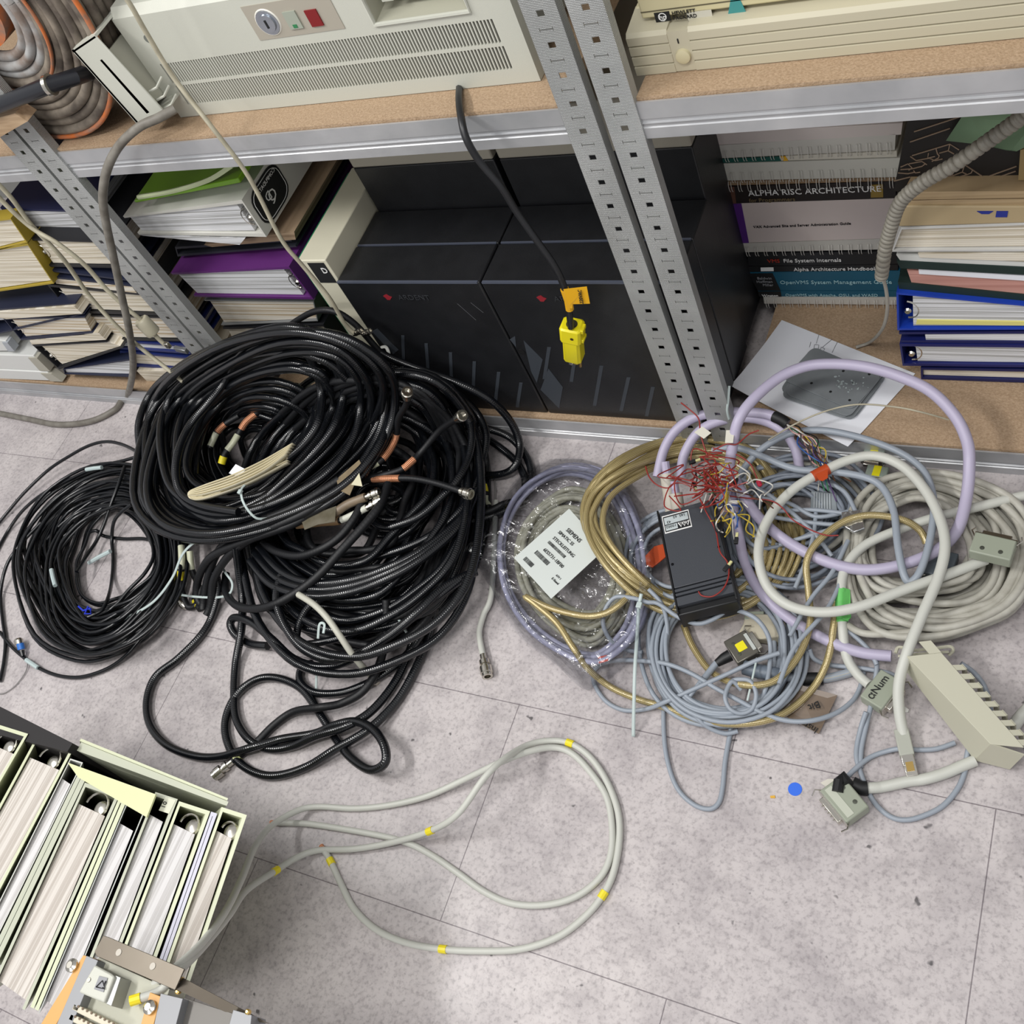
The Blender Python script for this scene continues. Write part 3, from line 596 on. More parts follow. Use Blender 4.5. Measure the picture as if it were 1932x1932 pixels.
# right pile
yr=1.17
def pl(label,quad,m,depth=.27,dy=0,name='paper_stack',cat='papers'): return sheets(label,yr+dy,quad,m,depth,name,cat)
tan=mat('manila','#B59E7B',.7,hex2='#9F8866',vs=1,stretch=(1,1,220))
pl('uppermost manila folder bundle on the right pile behind the ribbed hose',[(1712,362),(2000,360),(2000,372),(1704,377)],tan,name='manila_folder',cat='folder')
pl('second manila folder bundle on the right pile behind the ribbed hose',[(1703,378),(2000,374),(2000,388),(1698,387)],tan,dy=.004,name='manila_folder',cat='folder')
th=thing('tan_box_file','flat tan box file with a cut off blue mark below the manila folders','box file',Y(1800,425,yr)+Vector((0,.13,0)))
q=fq(yr,[(1697,389),(2000,390),(2000,419),(1695,428)]); obj('case',MB().prism(q,(0,.27,0)),mat('tan_box','#AD9A77',.6),th,bevel=.002)
obj('blue_mark',MB().prism([Y(1843,399,yr-.001),Y(1874,399,yr-.001),Y(1866,404,yr-.001),Y(1852,404,yr-.001)],(0,.001,0)),mat('blue_print','#1F2D86',.5),th); obj('blue_mark',MB().prism([Y(1880,399,yr-.001),Y(1902,399,yr-.001),Y(1900,410,yr-.001),Y(1878,410,yr-.001)],(0,.001,0)),mat('blue_print','#1F2D86',.5),th)
binder('white ring binder with a dark inner edge below the tan box file',yr,[(1700,430),(2000,418),(2000,474),(1682,475)],'L',mat('white_gloss','#C9C9C6',.35),pgc,ring=False,pagelen=.99,t=.002)
pl('cream papers lying in the white folder above the dark green folder',[(1732,478),(2000,480),(2000,496),(1735,486)],pgc)
pl('white folder edge under the cream papers on the right pile',[(1691,478),(1730,478),(2000,499),(2000,508),(1700,491)],mat('folder_white','#CFD0CC',.6)) if False else pl('white folder edge under the cream papers on the right pile',[(1691,481),(2000,498),(2000,507),(1698,491)],mat('folder_white','#CFD0CC',.6),dy=.002)
dgr=mat('dark_green_card','#152A26',.6)
pl('dark green folder above the pink papers',[(1692,493),(2000,508),(2000,522),(1698,506)],dgr,name='green_folder',cat='folder')
pl('white sheet bundle on top of the pink papers',[(1733,508),(2000,524),(2000,534),(1734,517)],paper,dy=.003)
pl('pink paper bundle between two dark green folders',[(1711,508),(1733,517),(2000,535),(2000,560),(1720,539)][0:1]+[(2000,535),(2000,562),(1722,540)],mat('pink_pages','#CE9C90',.7,hex2='#A87468',vs=1,stretch=(1,1,300)),dy=.006)
pl('dark green folder on top of the bright blue binder',[(1694,532),(2000,563),(2000,578),(1697,550)],dgr,name='green_folder',cat='folder',dy=.004)
th=binder('bright blue ring binder with a yellow bottom sheet at the right pile',yr-.004,[(1691,552),(2000,582),(2000,622),(1693,623)],'L',mat('bright_blue','#1C3EA8',.35),pgw,t=.003,tv=.003)
obj('yellow_sheets',MB().prism(fq(yr-.001,[(1730,604),(2000,608),(2000,615),(1728,612)]),(0,.25,0)),mat('pale_yellow','#D9D27E',.7),th)
binder('flat navy binder with white pages below the bright blue binder',yr,[(1696,627),(2000,624),(2000,650),(1700,646)],'R',mat('navy_gloss','#141C55',.4),None,ring=False)
pl('white page bundle in the flat navy binder',[(1745,628),(2000,625),(2000,645),(1747,642)],pgw,dy=.002)
binder('navy ring binder with a visible ring, second from the foot of the right pile',yr-.002,[(1697,649),(2000,652),(2000,694),(1703,690)],'L',mat('navy_gloss2','#181F5E',.4),pgw)
binder('lowest navy binder of the right pile lying on the particle board',yr,[(1737,694),(2000,698),(2000,724),(1738,716)],'L',mat('navy_gloss3','#151C50',.4),pgc,ring=False)
# patterned black box behind and green papers
th=thing('patterned_box','black box with tan line drawings of hexagons standing on top of the right pile','box',(-.05,1.3,.452))
yq=1.20
obj('case',MB().prism([Y(1716,207,yq),Y(1686,361,yq),Y(1990,361,yq),Y(1990,180,yq)],(0,.16,0)),mat('box_black','#14100D',.6),th)
lc=mat('tan_line','#8A7663',.6); 
def zz_(x,y): return Y(1640+x/6.438,180+y/6.438,yq-.0008)
segs=[[(545,440),(1100,260)],[(495,565),(980,400)],[(520,730),(980,590),(1090,660)],[(860,1165),(1290,1040),(1790,860)],[(1060,1165),(1780,920)],[(1390,1165),(1780,1030)],[(810,640),(830,710),(850,730)],[(980,590),(960,670),(850,700)],[(960,670),(1030,710)],[(720,700),(710,760),(800,740)],[(500,740),(570,790),(730,760),(800,790),(890,770)],[(480,830),(640,800),(700,840)],[(380,870),(470,830),(520,880),(480,910)],[(380,900),(520,890),(640,860),(680,830)],[(1160,840),(1370,980),(1290,1040)],[(1160,840),(1130,930),(1010,975)],[(1130,930),(1190,960),(1240,940),(1255,905)],[(1190,960),(1050,1000),(1040,1060),(1120,1095)],[(1040,1060),(1220,1010),(1290,1040)],[(960,985),(870,1030),(730,1110)],[(350,940),(470,950),(560,930)],[(300,1040),(420,1010),(500,990)],[(1000,930),(1020,970),(960,985)],[(540,910),(560,940),(620,930)],[(850,730),(840,760),(760,800)],[(640,1130),(820,1070),(880,1050)]]
g=MB()
for s_ in segs: g.tube([zz_(*p) for p in s_],.0009,4)
obj('line_pattern',g,lc,th)
g=MB().add([Y(1785,265,1.19),Y(1820,212,1.19),Y(1990,212,1.19),Y(1990,250,1.185),Y(1918,285,1.18),Y(1898,283,1.18),Y(1850,272,1.185)],[(0,1,2,3,4,5,6)])
o=obj('green_paper',g,mat('pale_green_paper','#7E9A78',.8,hex2='#6B8568',vs=6),None,'pale green sheet of paper leaning in front of the patterned box','paper'); sd=o.modifiers.new('s','SOLIDIFY'); sd.thickness=.0008
obj('tan_box',MB().prism([Y(1925,283,1.185),Y(1921,340,1.185),Y(1990,340,1.185),Y(1990,270,1.185)],(0,.012,0)),mat('tan_card','#8F7A50',.7),None,'tan cardboard edge beside the green paper at the right edge','box')
# ribbed hose
hp=[(1990,165,0,1.12),(1932,217,0,1.12),(1870,262,0,1.12),(1800,310,0,1.12),(1740,345,0,1.12),(1700,380,0,1.12),(1682,425,0,1.12),(1670,470,0,1.12),(1663,522,0,1.13)]
hl=path(hp,40); rr=[.0068+.0032*abs(math.sin(i*math.pi/6.5))**.45 for i in range(len(hl))]
th=thing('ribbed_hose','grey spiral ribbed hose hanging in front of the book piles','hose',hl[-1])
obj('hose',MB().tube(hl,rr,14),mat('ribbed_grey','#8B877C',.5,hex2='#77736A',vs=30),th,ang=80)
obj('inner_cable',MB().tube(path([(1664,518,0,1.13),(1672,548,0,1.14),(1674,585,0,1.15),(1665,620,0,1.17),(1642,645,.075),(1615,655,.064)],8),.0028,8),mat('grey_cable_thin','#9D998F',.5),th,ang=60)
# paper and metal plates
pt=[Z(1475,604,.0595),Z(1727,705,.0595),Z(1600,845,.0595),Z(1380,735,.0595)]
g=MB(); N=14
for i in range(N+1):
    for j in range(N+1):
        p=uvp(pt,i/N,j/N); e=max(0,(i/N-.0)-.0); c=((1-i/N)**3)*.012*(j/N-.35 if j/N>.35 else 0)+.010*max(0,(j/N-.8))*5*.3
        g.v.append(p+Vector((0,0,c+.0004)))
for i in range(N):
    for j in range(N): g.f.append([i*(N+1)+j,i*(N+1)+j+1,(i+1)*(N+1)+j+1,(i+1)*(N+1)+j]); g.uv.append(None)
th=thing('schematic_sheet','white sheet of paper with a printed circuit drawing lying under the metal plates','paper',pt[3])
o=obj('sheet',g,paper,th); 
g=MB()
for s_ in [[(1545,632),(1540,648)],[(1537,650),(1545,651),(1543,663),(1535,661),(1537,650)],[(1570,640),(1552,655)],[(1550,655),(1556,658),(1552,664),(1546,661),(1550,655)],[(1580,645),(1570,665)],[(1530,645),(1527,655)]]: g.tube([Z(a,b,.0610) for a,b in s_],.0003,4)
obj('drawing',g,ink,th)
def rpoly(pts,z,rad,n=5):
    P=[Z(a,b,z) for a,b in pts]; out=[]
    for i in range(len(P)):
        a,b,c=P[i-1],P[i],P[(i+1)%len(P)]; u=(a-b).normalized(); v=(c-b).normalized()
        s_=b+u*rad; e=b+v*rad
        for k in range(n+1):
            t=k/n; out.append(s_*(1-t)**2+b*2*t*(1-t)+e*t*t)
    return out
pm=mat('dull_zinc','#888D90',.5,.2,hex2='#777C7F',vs=14,bump=.1)
zp=.0615
p1=[(1533,655),(1668,718),(1612,792),(1470,738)]
for k in range(5):
    d=[(0,0),(6,1),(-4,3),(3,2),(0,1)][k]
    pts=p1 if k==0 else [(1512+d[0],684+d[1]-3*k),(1668+d[0],712+d[1]-4*k),(1600+d[0],797-3*k),(1478+d[0],752+d[1]-3*k)]
    if k==4: pts=[(1535,655),(1665,710),(1608,775),(1478,718)]
    obj('metal_plate',MB().prism(rpoly(pts,zp,.013 if k else .016),(0,0,.0022)),pm,None,['bottom rounded grey metal plate lying directly on the schematic sheet','second rounded grey metal plate of the pile on the paper','third rounded grey metal plate of the pile on the paper','fourth rounded grey metal plate of the pile on the paper','topmost rounded grey metal plate with small holes and chalky smears'][k],'plate',bevel=.0004); zp+=.0026
top=bpy.data.objects['metal_plate.004'] if 'metal_plate.004' in bpy.data.objects else None
for i,(a,b) in enumerate([(1531,723),(1567,739),(1603,755),(1591,700),(1640,706)]):
    c=Z(a,b,zp-.0003); obj('hole',MB().lathe(c,(0,0,1),[(0,.0024),(.0002,.0024)],12),ink,top)
g=MB(); rnd=random.Random(3)
for k in range(34):
    c=Z(1590+rnd.gauss(0,17)+k*.5,722+rnd.gauss(0,6)+k*.25,zp-.0002); r_=rnd.uniform(.0006,.0022); g.prism([(c.x+r_*math.cos(a)*rnd.uniform(.6,1.5),c.y+r_*math.sin(a),c.z) for a in [i*.9 for i in range(7)]],(0,0,.0002))
obj('chalk_smear',g,mat('chalk','#A9B4B4',.9),top,kind='stuff')
# ================================================================ cables on the floor
coax=uvmat('ribbed_black_coax','#0D0F13',.2,250,.11,twist=1,spec=.65)
coax2=uvmat('black_rubber_cable','#141518',.5,150,.05,twist=1,spec=.4)
thin_b=mat('thin_black_jacket','#0E1014',.25,bump=.05,bs=200)
lav=mat('lavender_jacket','#B2ABC2',.42); lavs=mat('pale_lavender_jacket','#A6A6BE',.4)
gbl=mat('blue_grey_jacket','#949CA6',.4); beij=mat('beige_jacket','#BAB8AE',.5,hex2='#A5A297',vs=35); lgj=mat('light_grey_jacket','#C4C5BD',.45)
creamj=mat('cream_jacket','#B8B29C',.5,hex2='#9E9884',vs=30); dgj=mat('dirty_grey_jacket','#7F7B73',.55,hex2='#67625A',vs=40)
gold=uvmat('gold_braid','#C4B383',.22,230,.2,hex2='#8A7A4C',metal=.3,twist=6,mode='braid',coat=.6)
heat=mat('heat_shrink','#131416',.55); tie=mat('zip_tie','#B9C6C4',.35); redw=mat('red_wire','#8E2A24',.4)
wcol=[mat('wire_'+n,c,.4) for n,c in (('white','#D2D0C8'),('yellow','#C8AE3C'),('green','#3F7D58'),('brown','#5B3A28'),('blue','#2E569C'),('pink','#C89A94'),('violet','#5A4670'),('black','#17171A'))]
def tr(sc,ox,oy,pts,z=.01): return [(p[0]/sc+ox,p[1]/sc+oy,(p[2] if len(p)>2 else z)) for p in pts]
def coil_path(inn,out,n,z0,z1,seed,jit=3,zj=.006,sub=5,flo=0,fhi=1,ym=9,zf=None):
    rnd=random.Random(seed); K=len(inn); pts=[]; fs=[rnd.uniform(flo,fhi) for _ in range(n+2)]
    order=list(range(n+1)); lay=sorted(rnd.random() for _ in order)
    rz_=[rnd.random() for _ in range(n+3)]
    dx=[rnd.gauss(0,jit) for _ in range(n+2)]; dy=[rnd.gauss(0,jit) for _ in range(n+2)]; zz=[rnd.gauss(0,zj) for _ in range(n+2)]
    for s in range(n*K):
        l=s//K; t=(s%K)/K; k=s%K; e=t*t*(3-2*t)
        f=fs[l]*(1-e)+fs[l+1]*e; f+= .05*math.sin(s*1.7+seed)
        px=inn[k][0]*(1-f)+out[k][0]*f+dx[l]*(1-e)+dx[l+1]*e; py=inn[k][1]*(1-f)+out[k][1]*f+dy[l]*(1-e)+dy[l+1]*e
        z=z0+(z1-z0)*(s/(n*K))+zz[l]*(1-e)+zz[l+1]*e
        ed=min(s,n*K-1-s)/(K*.5)
        if ed<1: z=z*ed+.008*(1-ed) if z0<.07 else z-(1-ed)*.045
        if zf: z+=zf(px)
        P=Z(px,py,max(.006,z)); ly=ym-.05*rz_[l]*(1-e)-.05*rz_[l+1]*e
        if P.y>ly: P=Y(px,py,ly)
        pts.append(P)
    return cat_rom(pts,sub)
def coil(name,label,inn,out,n,r,m,z0,z1,seed,parent=None,sides=8,**k):
    if z0<r: z0=r
    p=coil_path(inn,out,n,z0,z1,seed,**k); 
    for q in p: q.z=max(q.z,r)
    th=parent or thing(name,label,'cable',p[0]); obj('jacket' if parent is None else name,MB().tube(p,r,sides),m,th,ang=70); return th,p
def connector(name,p,d,par,L=.03,r=.0065,m=None,label=None):
    prof=[(0,r*.6),(L*.25,r*.6),(L*.27,r*.95),(L*.45,r*.95),(L*.47,r*.7),(L*.55,r*.7),(L*.57,r*1.15),(L*.85,r*1.15),(L*.87,r),(L,r),(L,r*.6),(L*.8,r*.55)]
    return obj(name,MB().lathe(p,d,prof,18),m or chrome,par,ang=40,label=label)
def cab(label,pts,r,m,cat='cable',sub=7,sides=8,name='cable',ym=9):
    P=[W3(p) for p in pts]
    for i,p in enumerate(pts):
        if len(p)==3 and P[i].y>ym: P[i]=Y(p[0],p[1],ym)
    pl=cat_rom(P,sub)
    for q in pl: q.z=max(q.z,r*.98)
    th=thing(name,label,cat,pl[0]); obj('jacket',MB().tube(pl,r,sides),m,th,ang=70); return th,pl
def sleeve(par,pl,a,b,r,m,name='sleeve',label=None): return band(name,pl,r,m,par,a,b,label)
# --- lower black heap
Bout=[(912,880),(905,985),(880,1085),(835,1175),(760,1235),(660,1252),(560,1228),(485,1165),(455,1075),(445,960),(480,820),(600,715),(720,690),(820,715),(885,790)]
Bin=[(800,880),(790,930),(760,975),(720,1010),(670,1035),(610,1045),(565,1030),(535,1000),(525,950),(540,880),(590,820),(650,790),(710,780),(765,800),(793,840)]
th_b,pb=coil('black_coax_heap','tangled thick black coax coil lying under the tied coil, between it and the plastic bag',Bin,Bout,24,.0078,coax,.012,.085,11,jit=11,zj=.012,ym=1.015)
th,p=coil('black_rubber_cable','matte black rubber cable tangled through the lower black coax heap',[(x*.6+690*.4,y*.6+960*.4) for x,y in Bin],[(x*.97+20,y*.97+28) for x,y in Bout],13,.0072,coax2,.01,.07,5,jit=16,zj=.012,ym=1.01)
th,p=coil('black_coax_bundle','flattened black coax turns filling the floor beneath the tied coil',[(500+r_*math.cos(R(a)),845+r_*.8*math.sin(R(a))) for r_,a in [(35,k*36) for k in range(10)]],[(490+150*math.cos(R(k*36)),850+135*math.sin(R(k*36))) for k in range(10)],17,.0075,coax,.01,.055,91,jit=10,zj=.008,ym=1.0)
th,p=coil('black_coax_bundle','small black coax turns inside the opening of the lower black heap',[(745+25*math.cos(R(k*36)),925+25*math.sin(R(k*36))) for k in range(10)],[(730+105*math.cos(R(k*36)),925+100*math.sin(R(k*36))) for k in range(10)],12,.0075,coax,.01,.05,93,jit=12,zj=.008)
# --- top tied coil
Ain=[(606,756),(590,805),(545,862),(480,912),(425,925),(385,900),(378,860),(392,810),(425,760),(480,722),(545,700),(595,705),(608,728)]
Aout=[(748,756),(722,838),(652,919),(547,985),(400,1028),(292,1005),(246,935),(258,800),(300,725),(400,658),(525,620),(640,634),(722,692)]
th_a,pa=coil('tied_coax_coil','large tied coil of ribbed black coax on top of the black heap, wrapped with paper',Ain,Aout,27,.0084,coax,.085,.16,21,jit=5,zj=.008,sides=10,ym=1.0,fhi=1.04)
for lab_,pts in [('outermost arc of shiny black coax over the top of the tied coil',tr(3.578,240,600,[(90,900,.12),(80,700,.14),(180,480,.16),(400,300,.18),(600,200,.19),(830,110,.2),(1050,62,.2),(1240,90,.2),(1390,200,.2),(1450,340,.2),(1460,520,.19),(1400,720,.18),(1270,900,.17),(1120,1040,.16),(950,1200,.15)])),
   ('shiny black coax arc crossing down the left side of the tied coil',tr(3.578,240,600,[(1000,1000,.19),(1180,860,.19),(1290,700,.2),(1310,500,.21),(1260,320,.21),(1160,170,.21),(1010,105,.21),(880,140,.21),(760,240,.21),(680,400,.2),(560,560,.2),(420,730,.19),(340,920,.19),(330,1080,.18),(380,1200,.17),(520,1270,.17),(750,1310,.17)]))]:
    cab(lab_,pts,.0084,coax,sides=10,ym=.97)
# flat black strands leaving the coil to the lower left
for k,pts in enumerate([[(640,905,.15),(560,955,.15),(480,990,.14),(420,1030,.11),(395,1080,.06),(385,1130,.02),(383,1150,.009)],
    [(650,915,.15),(580,965,.15),(500,1002,.14),(440,1040,.11),(405,1090,.06),(398,1140,.02),(390,1160,.009)],
    [(640,930,.14),(560,985,.14),(470,1018,.13),(400,1050,.1),(375,1090,.05),(372,1125,.02),(383,1140,.012),(398,1110,.02),(402,1070,.06)]]):
    cab(['innermost matte black strand running out of the tied coil to the lower left','middle matte black strand running out of the tied coil to the lower left','looped matte black strand bending back beside the yellow banded ends'][k],pts,.0082,coax2)
cab('dusty black strand curling along the lower left rim of the tied coil',[(282,950,.1),(285,985,.1),(310,1005,.1),(360,1005,.11),(420,990,.12),(500,975,.13)],.008,coax2)
# paper wrap, zip ties
th=thing('paper_wrap','folded cream paper strip wrapped round the tied coil of black coax','paper',Z(450,905,.17))
pwm=mat('old_cream_paper','#E0D9C0',.75,hex2='#CDC4A6',vs=5)
def strip(edge,w,par,name,m,nz=Vector((0,0,1)),n=8):
    P=cat_rom([W3(e) for e in edge],n); g=MB(); 
    for p in P: g.v+= [p+nz*w/2,p-nz*w/2]
    for i in range(len(P)-1): g.f.append([2*i,2*i+2,2*i+3,2*i+1]); g.uv.append(None)
    o=obj(name,g,m,par,ang=80); s=o.modifiers.new('t','SOLIDIFY'); s.thickness=.0006; return o
nz=Vector((.25,-.35,.9)).normalized()
for k in range(5):
    strip([(555-k*3,838+k*5,.205),(500,870+k*5,.2),(440,898+k*5,.195),(385,918+k*4,.19),(360,930+k*1.5,.185),(366,943-k*1.5,.18),(400,938-k*3,.18),(470,912-k*3,.185),(545,873-k*4,.19)],.018,th,'paper_fold',pwm,nz)
obj('paper_tab',MB().prism([Z(432,893,.195),(Z(445,876,.2)),Z(464,886,.2),Z(450,900,.195)],(0,0,.0006)),paper,th)
def tieband(label,pts,w,par=None,name='cable_tie',m=None):
    P=cat_rom([W3(e) for e in pts],7); g=MB(); prev=None
    for i,p in enumerate(P):
        t=(P[min(i+1,len(P)-1)]-P[max(i-1,0)]).normalized(); v=(CAM-p).normalized(); s=t.cross(Vector((.2,-.3,.93))).normalized(); g.v+=[p+s*w/2,p-s*w/2]
    for i in range(len(P)-1): g.f.append([2*i,2*i+2,2*i+3,2*i+1]); g.uv.append(None)
    o=obj(name,g,m or tie,par,None if par else label,None if par else 'cable tie',ang=80); s=o.modifiers.new('t','SOLIDIFY'); s.thickness=.0012; s.offset=0; return o
t_a=tieband('pale zip tie looped round the strands below the paper wrap',[(462,915,.2),(455,925,.205),(458,945,.2),(470,965,.185),(485,978,.17),(505,978,.155)],.0045)
obj('tie_head',MB().obox(Z(453,928,.207),(1,0,0),(0,1,0),(0,0,1),.008,.009,.006),tie,t_a,bevel=.001)
tieband('long pale zip tie curving from the thin coil up to the tied coil',[(208,1177,.012),(240,1165,.03),(290,1135,.05),(325,1090,.08),(345,1045,.11),(375,1018,.13),(415,1004,.14)],.0052)
tieband('pale zip tie curved back across the yellow banded cable ends',[(338,1122,.03),(370,1126,.03),(410,1127,.03),(433,1120,.04),(438,1100,.05),(425,1080,.06),(415,1062,.06)],.0045)
tieband('short pale zip tie end pointing down from the black heap',[(596,1255,.04),(597,1280,.02),(596,1308,.006)],.0045)
tieband('small bent zip tie end inside the black heap',[(600,1205,.11),(603,1178,.125),(612,1178,.125),(610,1195,.12)],.0045)
tieband('slanted zip tie end at the lower right of the black heap',[(753,1170,.08),(765,1190,.05),(783,1218,.02)],.0045)
# copper braids + bnc inside tied coil
def coax_end(label,pts,r,braid,conn_d=.032,white=None,yl=None,heatz=None,cr=.0095,rend=None,ymx=.98):
    th,pl=cab(label,pts,r,coax2,ym=ymx)
    if braid: sleeve(th,pl,braid[0],braid[1],r*1.12,copper,'copper_braid','woven copper coloured braid section')
    if white: sleeve(th,pl,white[0],white[1],r*1.06,mat('clear_sleeve','#C4C6AC',.3),'pale_sleeve')
    if yl: sleeve(th,pl,yl[0],yl[1],r*1.2,yellow,'yellow_band')
    d=(pl[-1]-pl[-3]).normalized()
    if conn_d: connector('connector',pl[-1]-d*.004,d,th,conn_d,cr)
    return th,pl
coax_end('black coax end with copper braid and pale sleeve lying inside the tied coil',[(560,728,.11),(520,750,.115),(490,775,.115),(465,795,.11),(452,815,.1),(440,835,.095),(425,855,.09),(418,875,.08)],.0068,(.33,.55),None,(.62,.83),(.9,1))
coax_end('short black coax end with a small copper patch inside the tied coil',[(450,785,.1),(425,800,.1),(410,815,.095),(402,830,.09),(395,845,.085)],.0066,(.28,.5),None,(.55,.95))
coax_end('upper black coax end with curved copper braid and nickel plug',[(655,905,.13),(690,885,.13),(722,866,.13),(745,830,.13),(752,790,.135),(766,765,.14),(768,752,.14)],.0062,(.34,.55),.03,(.14,.3),ymx=.93)
coax_end('middle black coax end with copper braid pointing to the nickel plug',[(640,905,.12),(700,900,.12),(752,888,.12),(775,872,.12),(797,850,.12),(830,812,.12),(862,790,.12)],.0062,(.40,.57),.03,ymx=.93)
coax_end('lower black coax end with straight copper braid and nickel plug',[(640,912,.11),(690,905,.115),(735,903,.12),(780,903,.12),(825,912,.12),(868,926,.12)],.0062,(.27,.49),.03)
th,pl=cab('white sleeved coax end with a nickel bayonet plug under the brown tape',[(560,990,.12),(605,985,.12),(640,982,.12),(665,972,.125),(692,958,.13)],.006,coax2); sleeve(th,pl,.55,1,.0066,mat('white_sleeve','#C8C9BC',.4),'pale_sleeve'); connector('connector',pl[-1]-Vector((0,0,0)),(pl[-1]-pl[-3]),th,.034,.0085)
tape=mat('brown_tape','#8C7B66',.45,hex2='#6E604E',vs=25)
sleeve(th,pl,.0,.5,.0085,mat('tan_tape','#8A6F50',.5),'tan_tape')
th,pl=cab('brown taped coax end with a nickel bayonet plug',[(590,985,.125),(625,972,.13),(655,952,.135),(690,938,.14)],.0085,tape); connector('connector',pl[-1],(pl[-1]-pl[-3]),th,.03,.0085)
for k,(q,zz_v) in enumerate([([(635,905),(678,868),(684,880),(660,935),(640,925)],.155),([(570,985),(600,968),(635,955),(632,985),(600,990),(575,1000)],.14)]):
    obj('tape_flag',MB().prism([Z(a,b,zz_v) for a,b in q],(0,0,.001)),[mat('kraft_tape','#8F8064',.5,hex2='#7A6B54',vs=40),mat('grey_tape','#6F6A5C',.35,hex2='#57513F',vs=30)][k],None,['torn kraft tape flag beside the braided coax ends','crumpled grey tape piece under the tied coil'][k],'tape')
obj('paper_tag',MB().prism([Z(663,915,.162),Z(678,893,.162),Z(684,918,.162)],(0,0,.001)),mat('cream_tag','#D8D2B4',.7),None,'small cream paper corner beside the copper braided coax ends','paper tag')
obj('paper_tag',MB().prism([Z(557,726,.15),Z(575,720,.15),Z(603,735,.15),Z(597,742,.15),Z(575,738,.15)],(0,0,.001)),mat('cream_tag2','#C5CABB',.7),None,'pale paper tag caught inside the tied coil near its upper right','paper tag')
# right loops of the heap
for lab,pts in [('black coax loop swinging out along the cabinets to the right',tr(3.45,500,560,[(700,330,.16),(810,395,.15),(1000,470,.13),(1250,560,.11),(1450,660,.09),(1590,800,.06),(1655,950,.04),(1640,1080,.03),(1560,1150,.02),(1410,1165,.02),(1330,1160,.03)])),
  ('black coax loop reaching down the right side near the plastic bag',tr(3.45,500,560,[(1300,840,.06),(1450,860,.05),(1600,920,.03),(1700,1040,.015),(1735,1150,.01),(1715,1240,.01),(1660,1340,.01),(1500,1420,.01),(1380,1450,.02),(1250,1480,.03)])),
  ('second black coax loop just inside the one near the plastic bag',tr(3.45,500,560,[(1300,850,.03),(1400,900,.03),(1530,980,.02),(1640,1080,.012),(1690,1180,.01),(1690,1260,.01)])),
  ('black coax arch rising out of the heap beside the nickel plugs',tr(3.45,500,560,[(920,700,.1),(1000,620,.12),(1120,580,.13),(1230,620,.13),(1310,740,.12),(1345,880,.11),(1330,1030,.1),(1260,1180,.1),(1150,1300,.1),(1000,1430,.1),(820,1500,.1)])),
  ('black coax bow along the right rim of the heap',tr(3.45,500,560,[(830,480,.1),(960,480,.1),(1120,540,.1),(1260,640,.1),(1380,760,.09),(1440,900,.08),(1420,1050,.07),(1380,1200,.07),(1280,1380,.07),(1100,1540,.07),(900,1640,.07),(700,1700,.07)])),
  ('thin black rubber cable arching behind the tied coil',tr(2.927,0,0,[(1560,1830,.08),(1640,1770,.12),(1740,1720,.15),(1850,1720,.16),(1960,1790,.15),(2060,1900,.12),(2140,1990,.1)]))]:
    cab(lab,pts,.0076 if 'thin' not in lab else .006,coax if 'rubber' not in lab else coax2,ym=1.01)
# lower traced loops
T3=lambda pts,z=.01: tr(2.415,240,900,pts,z)
cab('long black coax loop lying on the floor in a figure of eight below the heap',T3([(400,430,.06),(415,520,.03),(385,640),(330,730),(230,830),(130,910),(90,1020),(105,1130),(180,1220),(300,1270),(420,1275,.012),(560,1235,.024),(700,1195,.014),(850,1170,.012),(950,1130,.024),(1040,1115,.03),(1120,1150,.04),(1170,1220,.045),(1175,1300,.04),(1110,1335,.03),(1020,1280,.02),(950,1190,.01),(880,1080),(800,970),(700,920),(600,920),(510,980),(455,1080),(450,1180),(500,1290,.01),(590,1350),(690,1360),(820,1320),(950,1240,.02),(1100,1150,.02),(1230,1020),(1320,860),(1385,700),(1400,600,.03)]),.0078,coax,sides=10)
cab('black coax running straight down from the tied coil and turning right along the floor',T3([(495,320,.12),(508,420,.08),(525,560,.04),(520,700,.03),(495,850,.012),(488,1000),(500,1110,.012),(560,1200,.014),(650,1240),(760,1225,.012),(860,1180,.024),(1000,1135,.03),(1120,1060,.02),(1230,920),(1300,760,.012),(1340,640,.03)]),.0078,coax,sides=10)
th,pl=cab('black coax curving down from the heap to a nickel plug on the floor',T3([(1180,560,.08),(1180,700,.05),(1150,850,.03),(1080,970,.024),(980,1030,.02),(880,1050,.03),(760,1070,.014),(670,1130),(590,1210),(530,1255,.01),(480,1295)]),.0074,coax2)
sleeve(th,pl,.93,.985,.0082,mat('pale_green_band2','#C9CE8E',.4),'pale_band'); connector('connector',pl[-1],(pl[-1]-pl[-4]),th,.042,.0095)
cab('black coax bend at the lower edge of the heap',T3([(900,545,.1),(820,600,.09),(775,700,.07),(790,760,.06),(900,750,.06),(1040,710,.06),(1180,650,.07)]),.0075,coax)
cab('black coax half loop under the white cable',T3([(840,850,.02),(795,870),(790,930),(850,980),(960,985),(1060,955),(1180,890,.012),(1300,780,.02),(1380,640,.03)]),.0075,coax)
cab('thick black coax sweep crossing the front of the heap',T3([(700,450,.1),(680,560,.1),(720,680,.09),(800,780,.08),(920,830,.07),(1060,800,.07),(1200,720,.08),(1330,610,.09),(1450,500,.08),(1590,430,.06)]),.0082,coax)
cab('second black coax sweep crossing the front of the heap',T3([(640,770,.02),(560,760,.01),(495,720,.012),(470,670,.02),(495,640,.03),(570,665,.05),(660,740,.06),(760,830,.05),(880,865,.045),(1000,840,.05),(1160,740,.07),(1300,640,.08),(1400,560,.08),(1520,470,.07)]),.0082,coax)
cab('dull black cable crossing the heap diagonally below the bayonet plugs',T3([(1190,30,.13),(1150,130,.135),(1080,220,.135),(980,330,.13),(880,440,.12),(780,520,.11),(660,585,.1),(560,600,.07),(490,580,.05),(450,520,.03),(450,440,.03)]),.008,coax2)
